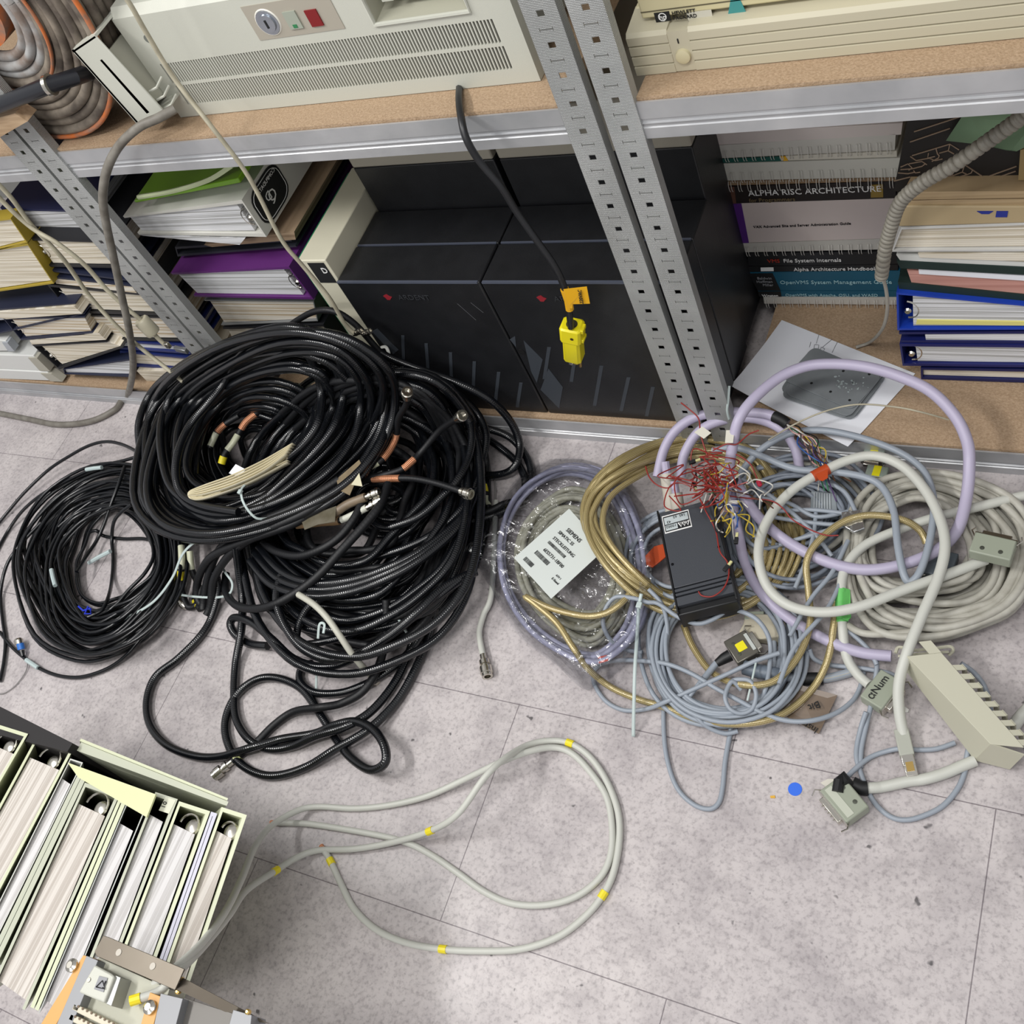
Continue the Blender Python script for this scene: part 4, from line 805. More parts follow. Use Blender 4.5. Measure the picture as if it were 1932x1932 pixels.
cab('dull black cable dipping from the taped ends into the heap',T3([(1080,90,.13),(1040,180,.13),(970,270,.125),(880,330,.12),(780,360,.11),(680,340,.1),(620,300,.09)]),.0078,coax2)
for i,(a,b) in enumerate([(0,0),(18,30),(40,62)]):
    cab(['uppermost','middle','lowest'][i]+' of three parallel black coax runs across the front of the heap',T3([(600-a,320+b,.09),(700-a,430+b,.1),(820,480+b,.105),(960,480+b*.9,.105),(1120,440+b*.8,.1),(1280,370+b*.7,.1),(1420,280+b*.5,.09),(1530,180+b*.3,.08),(1590,60,.07)]),.008,coax)
# yellow banded ends left
for i,pts in enumerate([[(342,1030,.07),(343,1060,.06),(341,1090,.04),(345,1120,.02),(355,1145,.012),(372,1138,.012),(380,1105,.03)],[(358,1040,.06),(362,1075,.04),(372,1100,.02),(368,1130,.01),(378,1150,.01)]]):
    th,pl=cab(['black coax end with a yellow band and pale sleeve left of the zip tie','short black coax end with a yellow band resting on the floor by the thin coil'][i],pts,.0066,coax2)
    sleeve(th,pl,.28 if i==0 else .82,.36 if i==0 else .92,.0074,yellow,'yellow_band'); sleeve(th,pl,.02,.26,.007,mat('clear_sleeve','#C4C6AC',.3),'pale_sleeve')
obj('bnc_connector',MB().lathe(Z(352,1146,.012),(-.7,.25,0),[(0,.005),(.006,.0085),(.016,.0085),(.018,.006),(.024,.006)],16),chrome,None,'nickel bayonet plug on the floor below the yellow banded coax ends','connector')
# white cable over heap
th,pl=cab('white coax cable crossing the black heap down to a nickel plug',T3([(780,535,.13),(850,580,.135),(910,640,.13),(960,710,.12),(1020,800,.09),(1060,850,.06),(1110,905,.02)]),.0058,mat('white_jacket','#BEBDB0',.45)); connector('connector',pl[-1],(pl[-1]-pl[-4]),th,.026,.008)
th,pl=cab('grey coax cable with a nickel plug on the floor left of the plastic bag',tr(3.45,840,760,[(330,640,.01),(320,900,.01),(300,1250,.012),(250,1380,.01),(222,1500,.01),(245,1640,.01)]),.0055,lgj)
connector('connector',pl[-1],(pl[-1]-pl[-4]),th,.044,.0095)
th,pl=cab('black cable end with yellow bands lying on the floor behind the plastic bag',[(898,880,.04),(912,915,.02),(918,945,.01),(925,965,.008)],.0065,coax2); sleeve(th,pl,.38,.5,.0072,yellow,'yellow_band'); sleeve(th,pl,.6,.85,.007,mat('clear_sleeve','#C4C6AC',.3),'pale_sleeve')
# --- thin coil at the left
Cin=[(290,1050),(278,1085),(245,1115),(212,1133),(182,1136),(160,1112),(148,1070),(155,1035),(175,1000),(205,975),(240,970),(275,1005)]
Cout=[(348,1050),(332,1125),(285,1195),(220,1245),(140,1258),(60,1205),(16,1090),(18,1010),(75,930),(168,882),(260,880),(328,945)]
th_c,pc=coil('thin_coax_coil','coil of thin black coax on the floor at the left edge',Cin,Cout,40,.0040,thin_b,.006,.05,31,jit=4,zj=.009,sides=7)
obj('blue_tie',MB().tube([Z(*q) for q in ((148,1144,.06),(157,1152,.064),(170,1148,.066),(172,1158,.066),(160,1158,.066),(166,1144,.068),(173,1150,.06))],.0018,6),mat('blue_tie','#1B35C8',.4),th_c,label='small blue twisted tie')
T4=lambda pts,z=.006: tr(3.863,0,820,pts,z)
for lab,pts in [('thin black coax arch rising from the coil at the left towards the tied coil',T4([(-40,680),(60,560,.01),(180,420,.02),(350,260,.03),(500,160,.04),(650,80,.05),(780,52,.055),(900,75,.06),(1010,130,.07)])),
   ('thin black coax strand along the outer left of the thin coil',T4([(-30,860),(60,700),(160,560,.02),(300,440,.03),(480,340,.04),(700,240,.045),(900,190,.05),(1000,160,.05)])),
   ('thin black coax strand bending down at the left frame edge',T4([(300,640,.05),(150,800,.04),(50,950,.03),(5,1150,.01),(20,1350),(40,1500),(30,1650),(0,1800)])),
   ('thin black coax strand hanging inside the ring of the thin coil',T4([(910,230,.06),(870,350,.06),(820,480,.05),(760,650,.03),(700,780,.02),(620,900,.03),(560,1000,.04)])),
   ('thin black coax strand looping through the middle of the thin coil',T4([(960,510,.06),(880,570,.05),(830,640,.04),(815,760,.012),(825,900,.006),(815,1060,.01),(790,1180,.04),(740,1280,.05),(640,1330,.055)])),
   ('thin black coax strand leaving the thin coil at the lower left',T4([(0,1440,.006),(100,1560),(250,1680),(400,1750),(560,1770),(700,1740),(830,1680,.008),(950,1580,.02),(1100,1400,.03)])),
   ('thin black coax strand crossing under the tied coil on the floor',T4([(640,720,.02),(700,700,.03),(760,740,.01),(900,760),(1050,760),(1200,800)]))]:
    cab(lab,pts,.0040,thin_b,sides=7)
gsl=mat('pale_sleeve_plastic','#B5C4C4',.4)
for i,(a,b) in enumerate([((163,886,.055),(192,882,.058)),((97,1075,.055),(104,1105,.055)),((168,1062,.012),(208,1040,.03)),((50,1245,.009),(72,1260,.009))]):
    obj('cable_label_sleeve',MB().tube([W3(a),(W3(a)+W3(b))/2+Vector((0,0,.001)),W3(b)],.0048,8),gsl,th_c)
c0=Z(38,1222,.02); d0=(Z(40,1232,.014)-Z(34,1206,.03)).normalized()
th=thing('bnc_connector','nickel bayonet plug with a blue collar lying at the lower left of the thin coil','connector',c0)
obj('plug',MB().lathe(Z(34,1204,.02),d0,[(0,.006),(.004,.0095),(.012,.0095),(.014,.007),(.02,.006)],16),chrome,th); obj('blue_collar',MB().lathe(Z(38,1214,.018),d0,[(0,.0075),(.013,.0075)],12),mat('blue_collar','#2B6FC4',.4),th); obj('boot',MB().lathe(Z(41,1227,.015),d0,[(0,.0055),(.012,.004)],10),thin_b,th)
cab('thin grey wire curving on the floor at the left frame edge',T4([(200,1640,.006),(190,1720,.004),(120,1820,.003),(40,1880,.003),(-20,1890,.003)],.003),.0012,mat('grey_wire','#8A8786',.5))
# --- hanging cables by the shelves
cab('dirty grey cable hanging from the upper shelf down to the floor at the left',[(330,205,0,1.05),(300,222,0,1.03),(262,240,0,1.015),(225,275,0,1.0),(202,320,0,.985),(194,370,0,.975),(200,420,0,.97),(213,480,0,.965),(230,560,0,.96),(243,620,0,.95),(251,680,0,1.0),(248,718,0,1.008),(238,750,.012),(215,774,.009),(170,795,.009),(110,801,.009),(50,790,.009),(-20,776,.009)],.0075,dgj,sub=8)
th,pl=cab('thin cream cable hanging in front of the beige chassis down to the black coil',[(190,-60,0,1.03),(240,0,0,1.03),(275,60,0,1.03),(330,150,0,1.03),(400,240,0,1.015),(470,335,0,1.01),(530,450,0,1.0),(570,500,0,1.0),(620,560,0,1.0),(650,610,0,1.0),(672,632,0,1.0)],.0036,creamj,sub=8)
for k in range(4): 
    p=pl[-1]+Vector((.01*k-.005,0,.004*(k%2))); connector('bayonet_stub',p,(.5,.1,.3),th,.014,.005)
cab('upper of two cream cables running down the left steel upright',[(-30,320,0,1.0),(20,372,0,1.0),(60,425,0,1.0),(120,490,0,1.0),(170,560,0,1.0),(225,620,0,.99),(270,660,0,.98),(318,698,0,.97),(345,720,0,.96)],.0045,creamj)
th,pl=cab('lower cream cable with a ferrite bead and a small metal plug by the blue binders',[(-30,340,0,.995),(10,385,0,.995),(60,430,0,.995),(110,460,0,.99),(160,500,0,.99),(200,545,0,.985),(240,582,0,.98),(268,606,0,.975),(305,645,0,.97),(322,655,0,.97)],.0045,creamj)
a,b=Y(262,600,.977),Y(304,642,.972); ax_=(b-a).normalized(); obj('ferrite_bead',MB().lathe(a+ax_*.004,ax_,[(0,.006),(0,.0135),(.003,.0155),(.035,.0155),(.038,.0135),(.038,.006)],20),mat('bead_plastic','#B9B39D',.4),th,label='cream barrel shaped ferrite bead')
obj('plug_frame',MB().obox(Y(316,651,.968),(1,0,0),(0,1,0),(0,0,1),.012,.008,.014),chrome,th,bevel=.002); obj('plug',MB().obox(Y(342,660,.965),(1,-.1,-.1),(0,1,0),(0,0,1),.032,.008,.011),mat('plug_metal','#8E9093',.3,.8),th,bevel=.001)
th,pl=cab('black power cord hanging from the upper shelf with a 220 volt tag and yellow plug',[(868,150,0,1.12),(866,185,0,1.06),(870,222,0,1.02),(880,262,0,1.0),(905,305,0,.995),(945,352,0,.99),(975,400,0,.99),(1010,450,0,.985),(1045,500,0,.98),(1062,535,0,.98),(1070,565,0,.98),(1074,590,0,.98),(1077,618,0,.98)],.0052,mat('power_cord','#1B1C1F',.4),name='power_cord',sub=8)
yt=mat('amber_tag','#E0A81A',.4); q=[Y(1063,546,.974),Y(1107,541,.972),Y(1113,573,.972),Y(1080,574,.974),Y(1080,582,.974),Y(1070,582,.974)]
obj('voltage_tag',MB().prism(q,(0,.0006,0)),yt,th); obj('tag_tube',MB().tube([Y(1065,545,.98),Y(1072,565,.98),Y(1075,583,.98)],.0066,10),yt,th)
text('220VAC',Y(1101,573,.9712),(Y(1096,541,.9712)-Y(1101,573,.9712)),(-1,0,0),.0085,ink,th)
# plug: upright body, corner towards the camera
c=Y(1077,645,.985); ya=mat('safety_yellow','#E2D41C',.35); top=Y(1077,616,.985); bot=Y(1082,679,.985)
pa_=(bot-top).normalized(); pw_=Vector((-pa_.z,0,pa_.x)); pw_=pw_ if pw_.x>0 else -pw_; pd_=Vector((0,1,0)); PL=(bot-top).length; pO=Vector((top.x,.99,top.z))
def pp(w,d,t): return pO+pw_*w+pd_*d+pa_*t
def sqr(w,d,t,ch=.004): return [pp(a,b,t) for a,b in ((-w+ch,-d),(w-ch,-d),(w,-d+ch),(w,d-ch),(w-ch,d),(-w+ch,d),(-w,d-ch),(-w,-d+ch))]
def stack(levels,n=8):
    g=MB()
    for t,w_,d in levels: g.v+=sqr(w_,d,t)
    for i in range(len(levels)-1):
        for k in range(n): g.f.append([i*n+k,i*n+(k+1)%n,(i+1)*n+(k+1)%n,(i+1)*n+k]); g.uv.append(None)
    g.f.append(list(range(n))[::-1]); g.uv.append(None); g.f.append([(len(levels)-1)*n+k for k in range(n)]); g.uv.append(None); return g
tm=PL*.38
obj('plug_body',stack([(0,.0145,.013),(.003,.0175,.0155),(tm-.001,.0175,.0155),(tm+.001,.0145,.0135),(PL-.003,.0150,.0138),(PL,.0125,.012)]),ya,th,bevel=.0008)
obj('cord_hole',MB().lathe(pp(0,0,-.0003),pa_,[(0,.009),(.0003,.009)],20),mat('hole_dark','#2A2508',.7),th); obj('screw_hole',MB().lathe(pp(.004,-.0156,tm*.55),(0,-1,0),[(0,.0028),(.0004,.0028)],14),mat('hole_dark2','#3A2A08',.5),th)
for a,b in ((.001,.009),(tm-.008,tm-.001)): obj('ridge',MB().obox(pp(.0185,-.001,(a+b)/2),pw_,pd_,pa_,.005,.016,b-a),ya,th,bevel=.001)
obj('prong',MB().obox(pp(-.006,-.002,PL+.009),pw_,pd_,pa_,.0065,.0015,.019),chrome,th); obj('prong',MB().obox(pp(.0015,.0,PL+.009),pw_,pd_,pa_,.0065,.0015,.017),brass,th); obj('ground_pin',MB().lathe(pp(.009,.001,PL),pa_,[(0,.0028),(.021,.0028),(.023,.0015)],12),brass,th)
# ================================================================ right heap
# beige coil
Din=[(1830,1030),(1820,1070),(1790,1085),(1740,1090),(1690,1085),(1660,1060),(1648,1020),(1660,985),(1690,965),(1735,950),(1785,965),(1820,1000)]
Dout=[(1965,1035),(1935,1140),(1865,1190),(1760,1215),(1655,1200),(1598,1140),(1582,1060),(1595,965),(1650,905),(1740,882),(1840,898),(1925,950)]
th_d,pd=coil('beige_cable_coil','large coil of beige round cable on the floor at the right edge',Din,Dout,25,.0058,beij,.006,.06,41,jit=5,zj=.008,ym=1.03)
sleeve(th_d,pd,.5,.503,.0064,mat('clear_tie','#C8C8C0',.3),'clear_band')
# gold coil
Gin=[(1430,980),(1420,1030),(1380,1080),(1320,1105),(1265,1105),(1210,1060),(1170,1000),(1172,945),(1210,905),(1270,875),(1340,862),(1400,890)]
Gout=[(1500,985),(1495,1065),(1440,1130),(1350,1165),(1240,1150),(1140,1085),(1078,995),(1092,920),(1158,865),(1250,828),(1350,822),(1445,870)]
th,pg_=coil('gold_braided_coil','coil of clear jacketed gold braided cable sweeping round the black amplifier box',Gin,Gout,10,.0056,gold,.02,.04,52,jit=3,zj=.003,zf=lambda px:.055*min(1,max(0,(1262-px)/90)))
# blue-grey coil
Ein=[(1462,1240),(1450,1285),(1418,1322),(1370,1335),(1312,1325),(1276,1290),(1262,1240),(1270,1190),(1300,1150),(1350,1125),(1410,1130),(1452,1180)]
Eout=[(1522,1240),(1508,1300),(1455,1350),(1370,1372),(1290,1355),(1235,1310),(1206,1240),(1208,1170),(1245,1120),(1340,1085),(1440,1095),(1508,1160)]
th,pe=coil('blue_grey_coil','coil of thin blue grey cable below the black amplifier box',Ein,Eout,20,.0037,gbl,.005,.04,62,jit=4,zj=.006)
Fo=[(1650,960),(1620,1040),(1560,1090),(1480,1110),(1400,1090),(1360,1020),(1370,940),(1420,890),(1500,870),(1580,880)]
Fi=[(1560,970),(1545,1000),(1520,1015),(1490,1020),(1460,1010),(1445,985),(1450,955),(1470,935),(1500,930),(1535,940)]
th,pf=coil('blue_grey_tangle','tangle of thin blue grey cable behind the green taped cable and the amplifier box',Fi,Fo,20,.0036,mat('mid_grey_jacket','#848C98',.4),.01,.05,71,jit=14,zj=.008)
coil('old_beige_tangle','tangled beige cable under the blue grey coils near the shelf',[(x+30,y-25) for x,y in Fi],[(x*.98-5,y*.98+10) for x,y in Fo],7,.005,beij,.006,.03,73,jit=16,zj=.006)
coil('blue_grey_strands','loose turns of thin blue grey cable left of and beneath the amplifier box',[(1285+45*math.cos(R(k*36)),1050+50*math.sin(R(k*36))) for k in range(10)],[(1275+115*math.cos(R(k*36)),1055+105*math.sin(R(k*36))) for k in range(10)],8,.0036,gbl,.02,.048,97,jit=6,zj=.004)
# bag with coils
H_out=[(1225,1090),(1217,1160),(1190,1215),(1130,1252),(1060,1238),(990,1190),(945,1110),(935,1020),(960,942),(1010,893),(1080,873),(1160,900),(1210,990)]
H_in=[(1195,1090),(1190,1150),(1165,1195),(1122,1228),(1065,1212),(1005,1165),(968,1100),(960,1025),(982,962),(1026,918),(1080,898),(1138,922),(1180,1000)]
coil('lavender_cable_coil','coil of pale lavender cable inside the clear plastic bag',H_in,H_out,8,.0048,lavs,.006,.045,81,jit=3,zj=.005)
mid=(1085,1070)
coil('beige_bagged_coil','coil of beige cable inside the clear plastic bag under the printed label',[(mid[0]+(x-mid[0])*.62,mid[1]+(y-mid[1])*.55) for x,y in H_in],[(mid[0]+(x-mid[0])*.93,mid[1]+12+(y-mid[1])*.95) for x,y in H_in],15,.0052,mat('bagged_beige','#A7A593',.5),.006,.03,83,jit=5,zj=.005)
bag=bpy.data.materials.new('clear_plastic_film'); bag.use_nodes=True; nt=bag.node_tree; nt.nodes.clear(); L=nt.links.new
out=nt.nodes.new('ShaderNodeOutputMaterial'); mx=nt.nodes.new('ShaderNodeMixShader'); tp=nt.nodes.new('ShaderNodeBsdfTransparent'); gl=nt.nodes.new('ShaderNodeBsdfGlossy'); gl.inputs['Roughness'].default_value=.13; tp.inputs[0].default_value=(.93,.94,.96,1)
lw=nt.nodes.new('ShaderNodeLayerWeight'); lw.inputs[0].default_value=.35; tc=nt.nodes.new('ShaderNodeTexCoord'); nz_=nt.nodes.new('ShaderNodeTexNoise'); nz_.inputs['Scale'].default_value=24; nz_.inputs['Detail'].default_value=3; nz_.inputs['Distortion'].default_value=1.5
bp=nt.nodes.new('ShaderNodeBump'); bp.inputs['Strength'].default_value=1; bp.inputs['Distance'].default_value=.009
L(tc.outputs['Object'],nz_.inputs['Vector']); L(nz_.outputs[0],bp.inputs['Height']); L(bp.outputs[0],gl.inputs['Normal']); L(bp.outputs[0],lw.inputs['Normal'])
mm=nt.nodes.new('ShaderNodeMath'); mm.operation='MULTIPLY_ADD'; mm.inputs[1].default_value=.55; mm.inputs[2].default_value=.09; L(lw.outputs['Fresnel'],mm.inputs[0])
L(mm.outputs[0],mx.inputs[0]); L(tp.outputs[0],mx.inputs[1]); L(gl.outputs[0],mx.inputs[2]); L(mx.outputs[0],out.inputs[0])
bo=[(1250,1080),(1240,1150),(1222,1210),(1180,1255),(1130,1290),(1100,1300),(1050,1255),(980,1200),(930,1120),(905,1075),(880,1055),(855,1030),(880,1010),(925,975),(965,915),(1005,880),(1060,864),(1130,876),(1200,935),(1240,1010)]
g=MB(); NB=len(bo); rnd=random.Random(9); S=16
bs=cat_rom([Vector((x,y,0)) for x,y in bo],4,closed=True)[:-1]; NB=len(bs)
for s in range(S+1):
    f=s/S
    for k,q in enumerate(bs):
        px=mid[0]+(q.x-mid[0])*f; py=mid[1]+(q.y-mid[1])*f
        z=.05+.017*math.sin(min(1,f/.8)*math.pi*.5) if f<.88 else .067-.06*((f-.88)/.12)**1.4
        g.v.append(Z(px,py,max(.003,z+rnd.uniform(-.005,.005))))
for s in range(S):
    for k in range(NB): g.f.append([s*NB+k,s*NB+(k+1)%NB,(s+1)*NB+(k+1)%NB,(s+1)*NB+k]); g.uv.append(None)
th_bag=thing('plastic_bag','clear crinkled plastic bag holding coiled lavender and beige cable','bag',Z(1085,1080,0)); obj('film',g,bag,th_bag,ang=80)
lz=.0715
Lq=[Z(1077,982,lz),Z(1108,1062,lz),Z(1040,1130,lz),Z(972,1053,lz)]; Lq=[Z(1074,960,lz),Z(1142,1036,lz),Z(1040,1130,lz),Z(970,1053,lz)]
lab=obj('label_card',MB().prism(Lq,(0,0,.0008)),mat('label_paper','#CDD3CF',.55),th_bag)
def LP(x,y): return Z(x,y,lz+.0012)
rt=(LP(1070,1068)-LP(1032,1032)); uu=Vector((0,0,1)).cross(rt)
for s_,(x,y),sz in [('SIEMENS',(1067,1001),.0105),('SIMATIC S5',(1052,1005),.0085),('STECKLEITUNG',(1042,1016),.0085),('6ES5731-1BF00',(1024,1038),.0088),('E-Stand',(1040,1092),.006),('ATV 1',(1048,1086),.005)]:
    text(s_,LP(x,y),rt,uu,sz,ink,lab)
rn=rt.normalized(); un=uu.normalized()
for (x,y),n,ln,hh in [((1037,1020),30,.048,.0055),((1014,1038),24,.038,.008),((993,1050),16,.024,.008)]:
    o_=LP(x,y); g=MB(); t=0; rnd=random.Random(x)
    while t<ln:
        w_=rnd.choice((.0006,.0006,.0012)); a=o_+rn*t; g.prism([a,a+rn*w_,a+rn*w_-un*hh,a-un*hh],(0,0,.0002)); t+=w_+rnd.choice((.0006,.001))
    obj('barcode',g,ink,lab,kind='stuff')
obj('red_patch',MB().prism([Z(1128,1240,.05),Z(1146,1236,.05),Z(1148,1247,.05),Z(1130,1252,.05)],(0,0,.0008)),mat('red_tape','#C0493A',.4),th_bag)
# --- amplifier box
zA=.10
th=thing('amplifier_box','black metal amplifier box with three grooves and a white framed label','electronics box',Z(1325,1050,.05))
A4=[Z(1240,966,zA),Z(1345,937,zA),Z(1407,1112,zA),Z(1301,1150,zA)]
ua=(A4[1]-A4[0]).normalized(); va=(A4[3]-A4[0]); va=(va-va.dot(ua)*ua).normalized(); La=(A4[1]-A4[0]).length; Lb=(A4[3]-A4[0]).length*.995; O=A4[0]
def AP(u,v,dz=0): return O+ua*u*La+va*v*Lb+Vector((0,0,dz))
def aquad(u0,u1,v0,v1,z0,h): return MB().prism([AP(u0,v0,z0),AP(u0,v1,z0),AP(u1,v1,z0),AP(u1,v0,z0)],(0,0,h))
obj('body',aquad(-.015,1.015,0,1.0,-.05,.044),mat('amp_black','#0E0F12',.4),th,bevel=.001)
obj('top_panel',aquad(.03,.97,.02,.775,-.006,.006),mat('amp_grey','#3F4248',.45,bump=.1,bs=600),th,bevel=.0008)
for a,b in ((.79,.815),(.83,.852),(.868,.945)): obj('top_strip',aquad(.03,.97,a,b,-.006,.006),mat('amp_grey','#3F4248',.45),th)
for u in (-.01,.972): obj('side_rail',aquad(u,u+.035,-.01,1.01,-.03,.031),mat('amp_black','#0E0F12',.4),th,bevel=.0008)
obj('front_lip',aquad(0,1,.955,1.02,-.03,.026),mat('amp_black','#0E0F12',.4),th,bevel=.002)
for u,v in ((.08,.55),(.9,.5)): obj('screw',MB().lathe(AP(u,v,0),(0,0,1),[(0,.0025),(.0008,.0022),(.001,.001)],12),mat('black_screw','#222428',.25,.8),th)
obj('label_frame',aquad(.06,.54,.06,.24,0,.0004),inkw,th); obj('label_field',aquad(.075,.525,.072,.228,.0004,.0003),mat('label_black','#15171B',.5),th)
obj('label_window',aquad(.09,.51,.085,.155,.0007,.0002),mat('label_silver','#B9C2C4',.4),th); obj('label_window',aquad(.09,.30,.165,.218,.0007,.0002),mat('label_silver','#B9C2C4',.4),th)
for s_,u,v,sz in (('145  65',.47,.09,.0068),('43',.20,.125,.0068),('10002',.285,.172,.007)): text(s_,AP(u,v,.001),-ua,va,sz,ink,th,thick=.0002)
g=MB(); zs=[(.32,.17),(.36,.215),(.39,.18),(.42,.215),(.45,.18),(.48,.215),(.51,.17)]; 
obj('zigzag_logo',MB().tube([AP(u,v,.001) for u,v in zs],.0012,4),inkw,th); text('WERO',AP(.50,.168,.001),-ua,va,.0055,inkw,th,thick=.0002)
# --- thick lavender and beige cables
th,pl=cab('thick lavender cable looping up over the schematic sheet and back across the heap',tr(2.833,1250,300,[(330,1900,.06),(350,1700,.1),(375,1530,.14),(405,1400,.17),(480,1290,.18),(620,1170,.18),(760,1110,.18),(900,1095,.18),(1080,1110,.18),(1260,1160,.17),(1430,1240,.16),(1560,1370,.14),(1625,1500,.12),(1640,1620,.1)])+[(1824,935,.08),(1806,1000,.07),(1765,1040,.065),(1700,1066,.065),(1630,1075,.065),(1560,1060,.065),(1490,1025,.065),(1435,980,.07),(1400,930,.08),(1385,900,.08)],.0088,lav,sides=12)
cab('thick lavender cable crossing from the red wire knot down to the beige cable cover',[(1378,900,.07),(1384,960,.07),(1394,1010,.06),(1405,1060,.05),(1430,1110,.045),(1480,1160,.04),(1550,1203,.035),(1620,1230,.03),(1682,1238,.03)],.0085,lav,sides=12)
th,pl=cab('short thick lavender cable curving left to a black taped end on the shelf edge',[(1240,900,.05),(1252,850,.07),(1275,812,.09),(1312,787,.1),(1360,778,.1),(1410,778,.1),(1445,781,.1),(1470,790,.1),(1485,800,.095)],.0085,lav,sides=12); sleeve(th,pl,.83,1,.0098,heat,'black_tape'); pt_=pl[-1]
cab('second lavender cable loop beneath the black taped one at the shelf edge',[(1285,900,.04),(1290,860,.06),(1315,818,.08),(1350,797,.09),(1400,788,.09),(1445,795,.085),(1480,815,.08),(1502,850,.06),(1508,885,.05)],.0085,lav,sides=12)
tieband('white zip tie standing up round the lavender cables',[(1376,728,.17),(1374,755,.15),(1372,775,.13),(1376,792,.11)],.004)
t_b=tieband('long translucent zip tie hanging over the blue grey coil',[(1210,1120,.08),(1205,1150,.07),(1202,1200,.055),(1198,1260,.05),(1196,1330,.03),(1195,1390,.004)],.0055)
obj('tie_head',MB().obox(Z(1206,1142,.078),(1,0,0),(0,1,0),(0,0,1),.009,.01,.006),tie,t_b,bevel=.001)
th,pl=cab('thick beige cable with an orange tape flag circling to the grey plug',[(1860,1056,.06),(1790,1083,.07),(1700,1115,.08),(1620,1145,.085),(1550,1155,.085),(1490,1143,.085),(1450,1110,.085),(1432,1060,.09),(1436,1010,.09),(1462,960,.09),(1500,921,.09),(1548,892,.09),(1600,868,.09),(1650,860,.09),(1700,878,.09),(1742,920,.09),(1772,975,.09),(1783,1030,.09),(1770,1090,.085),(1740,1160,.08),(1712,1230,.07),(1696,1290,.05),(1697,1345,.03),(1705,1385,.015)],.0078,lgj,sides=12)
oi=int(len(pl)*.47); om=mat('orange_tape','#B4471F',.4)
i0=min(range(len(pl)),key=lambda i:(pl[i]-Z(1548,892,.09)).length); obj('orange_tape',MB().tube(pl[i0-2:i0+3],.0092,12),om,th); obj('tape_flag',MB().prism([Z(1538,895,.1),Z(1562,885,.1),Z(1562,902,.1),Z(1552,908,.1),Z(1545,906,.1)],(0,0,.0006)),om,th)
d=(Z(1722,1462,.01)-Z(1704,1385,.014)).normalized(); sd_=d.cross(Vector((0,0,1))).normalized()
obj('plug_body',MB().obox(Z(1706,1402,.014),d,sd_,Vector((0,0,1)),.038,.02,.013),mat('grey_plug','#A8AA9F',.45),th,bevel=.0015); obj('plug_shield',MB().obox(Z(1712,1428,.013),d,sd_,Vector((0,0,1)),.028,.017,.010),chrome,th,bevel=.001)
obj('plug_nose',MB().obox(Z(1718,1450,.012),d,sd_,Vector((0,0,1)),.024,.016,.008),mat('clear_plug','#B8B4AC',.2,.6),th,bevel=.001); obj('gold_contacts',MB().obox(Z(1717,1446,.0165),d,sd_,Vector((0,0,1)),.013,.010,.001),brass,th)
th,pl=cab('thick beige cable with bright green tape leading to the grey plug marked aNum',[(1990,925,.05),(1932,935,.05),(1850,955,.055),(1770,975,.06),(1700,998,.06),(1630,1030,.06),(1594,1075,.06),(1587,1130,.055),(1590,1190,.04),(1598,1240,.025),(1618,1272,.015),(1640,1292,.015)],.0074,lgj,sides=12)
gt=mat('green_tape','#66BE62',.5)
i0=min(range(len(pl)),key=lambda i:(pl[i]-Z(1588,1138,.055)).length); obj('green_tape',MB().tube(pl[i0-3:i0+5],.0088,12),gt,th); obj('green_tape_flag',MB().prism([Z(1590,1110,.062),Z(1604,1114,.056),Z(1606,1165,.056),Z(1600,1172,.056),Z(1590,1168,.06)],(0,0,.003)),gt,th)
cab('medium blue grey cable dropping in a narrow V over the beige coil',[(1345,850,.07),(1390,845,.08),(1440,862,.08),(1500,885,.08),(1570,890,.08),(1630,900,.08),(1665,920,.08),(1686,965,.08),(1694,1030,.08),(1704,1080,.075),(1716,1098,.07),(1735,1080,.075),(1752,1030,.08),(1762,965,.08),(1755,915,.08),(1735,880,.08),(1690,850,.08),(1620,825,.08),(1550,812,.085),(1490,818,.085),(1440,845,.08),(1410,875,.07),(1390,905,.05)],.0058,gbl,sides=10)
cab('thin cream wire arching over the schematic sheet',[(1450,830,.1),(1500,800,.12),(1560,775,.13),(1620,763,.135),(1690,768,.13),(1740,778,.12),(1790,792,.1)],.0014,creamj)
# thin blue-grey traced
T6=lambda pts,z=.005: tr(3.331,1080,1100,pts,z)
cab('thin blue grey cable hanging in a long U shape below the coil',T6([(480,40,.07),(560,130,.06),(595,260,.04),(590,430,.02),(575,700),(575,950),(600,1130),(660,1290),(760,1390),(860,1420),(920,1380),(945,1280),(960,1120),(990,950),(1000,880,.012)]),.0037,gbl)
cab('thin blue grey cable sweeping in a wide bow from the bag across the brown tag',T6([(1300,440,.05),(1150,490,.05),(1000,560,.045),(800,650,.04),(600,740,.03),(470,790,.01),(330,800),(220,750),(150,660),(130,570),(180,510,.01),(300,485,.02),(450,490,.03),(600,510,.04),(750,570,.04),(900,660,.04),(1050,740,.04),(1200,820,.035),(1350,865,.03),(1500,865,.03),(1650,820,.02),(1760,740,.01),(1810,650),(1830,560)]),.0037,gbl)
cab('thin blue grey cable looping left over the plastic bag beside the zip tie',T6([(980,165,.06),(880,230,.06),(780,255,.06),(660,210,.06),(540,130,.065),(470,120,.068),(380,95,.07),(270,90,.07),(205,170,.06),(195,270,.05),(250,370,.03),(340,420,.02),(440,435,.02)]),.0037,gbl)
cab('thin blue grey cable arching over the white taped connector',T6([(1000,165,.05),(1080,185,.06),(1160,230,.06),(1220,310,.05),(1245,400,.04),(1240,520,.04),(1220,640,.04),(1180,740,.03),(1080,860,.02)]),.0037,gbl)
cab('small loop of thin blue grey cable inside the coil',T6([(1060,670,.04),(1010,620,.05),(980,650,.05),(960,720,.05),(990,790,.045),(1060,820,.04),(1130,790,.04),(1155,700,.045),(1120,620,.05),(1060,605,.05),(1000,620,.045),(960,690,.03)]),.0035,gbl)
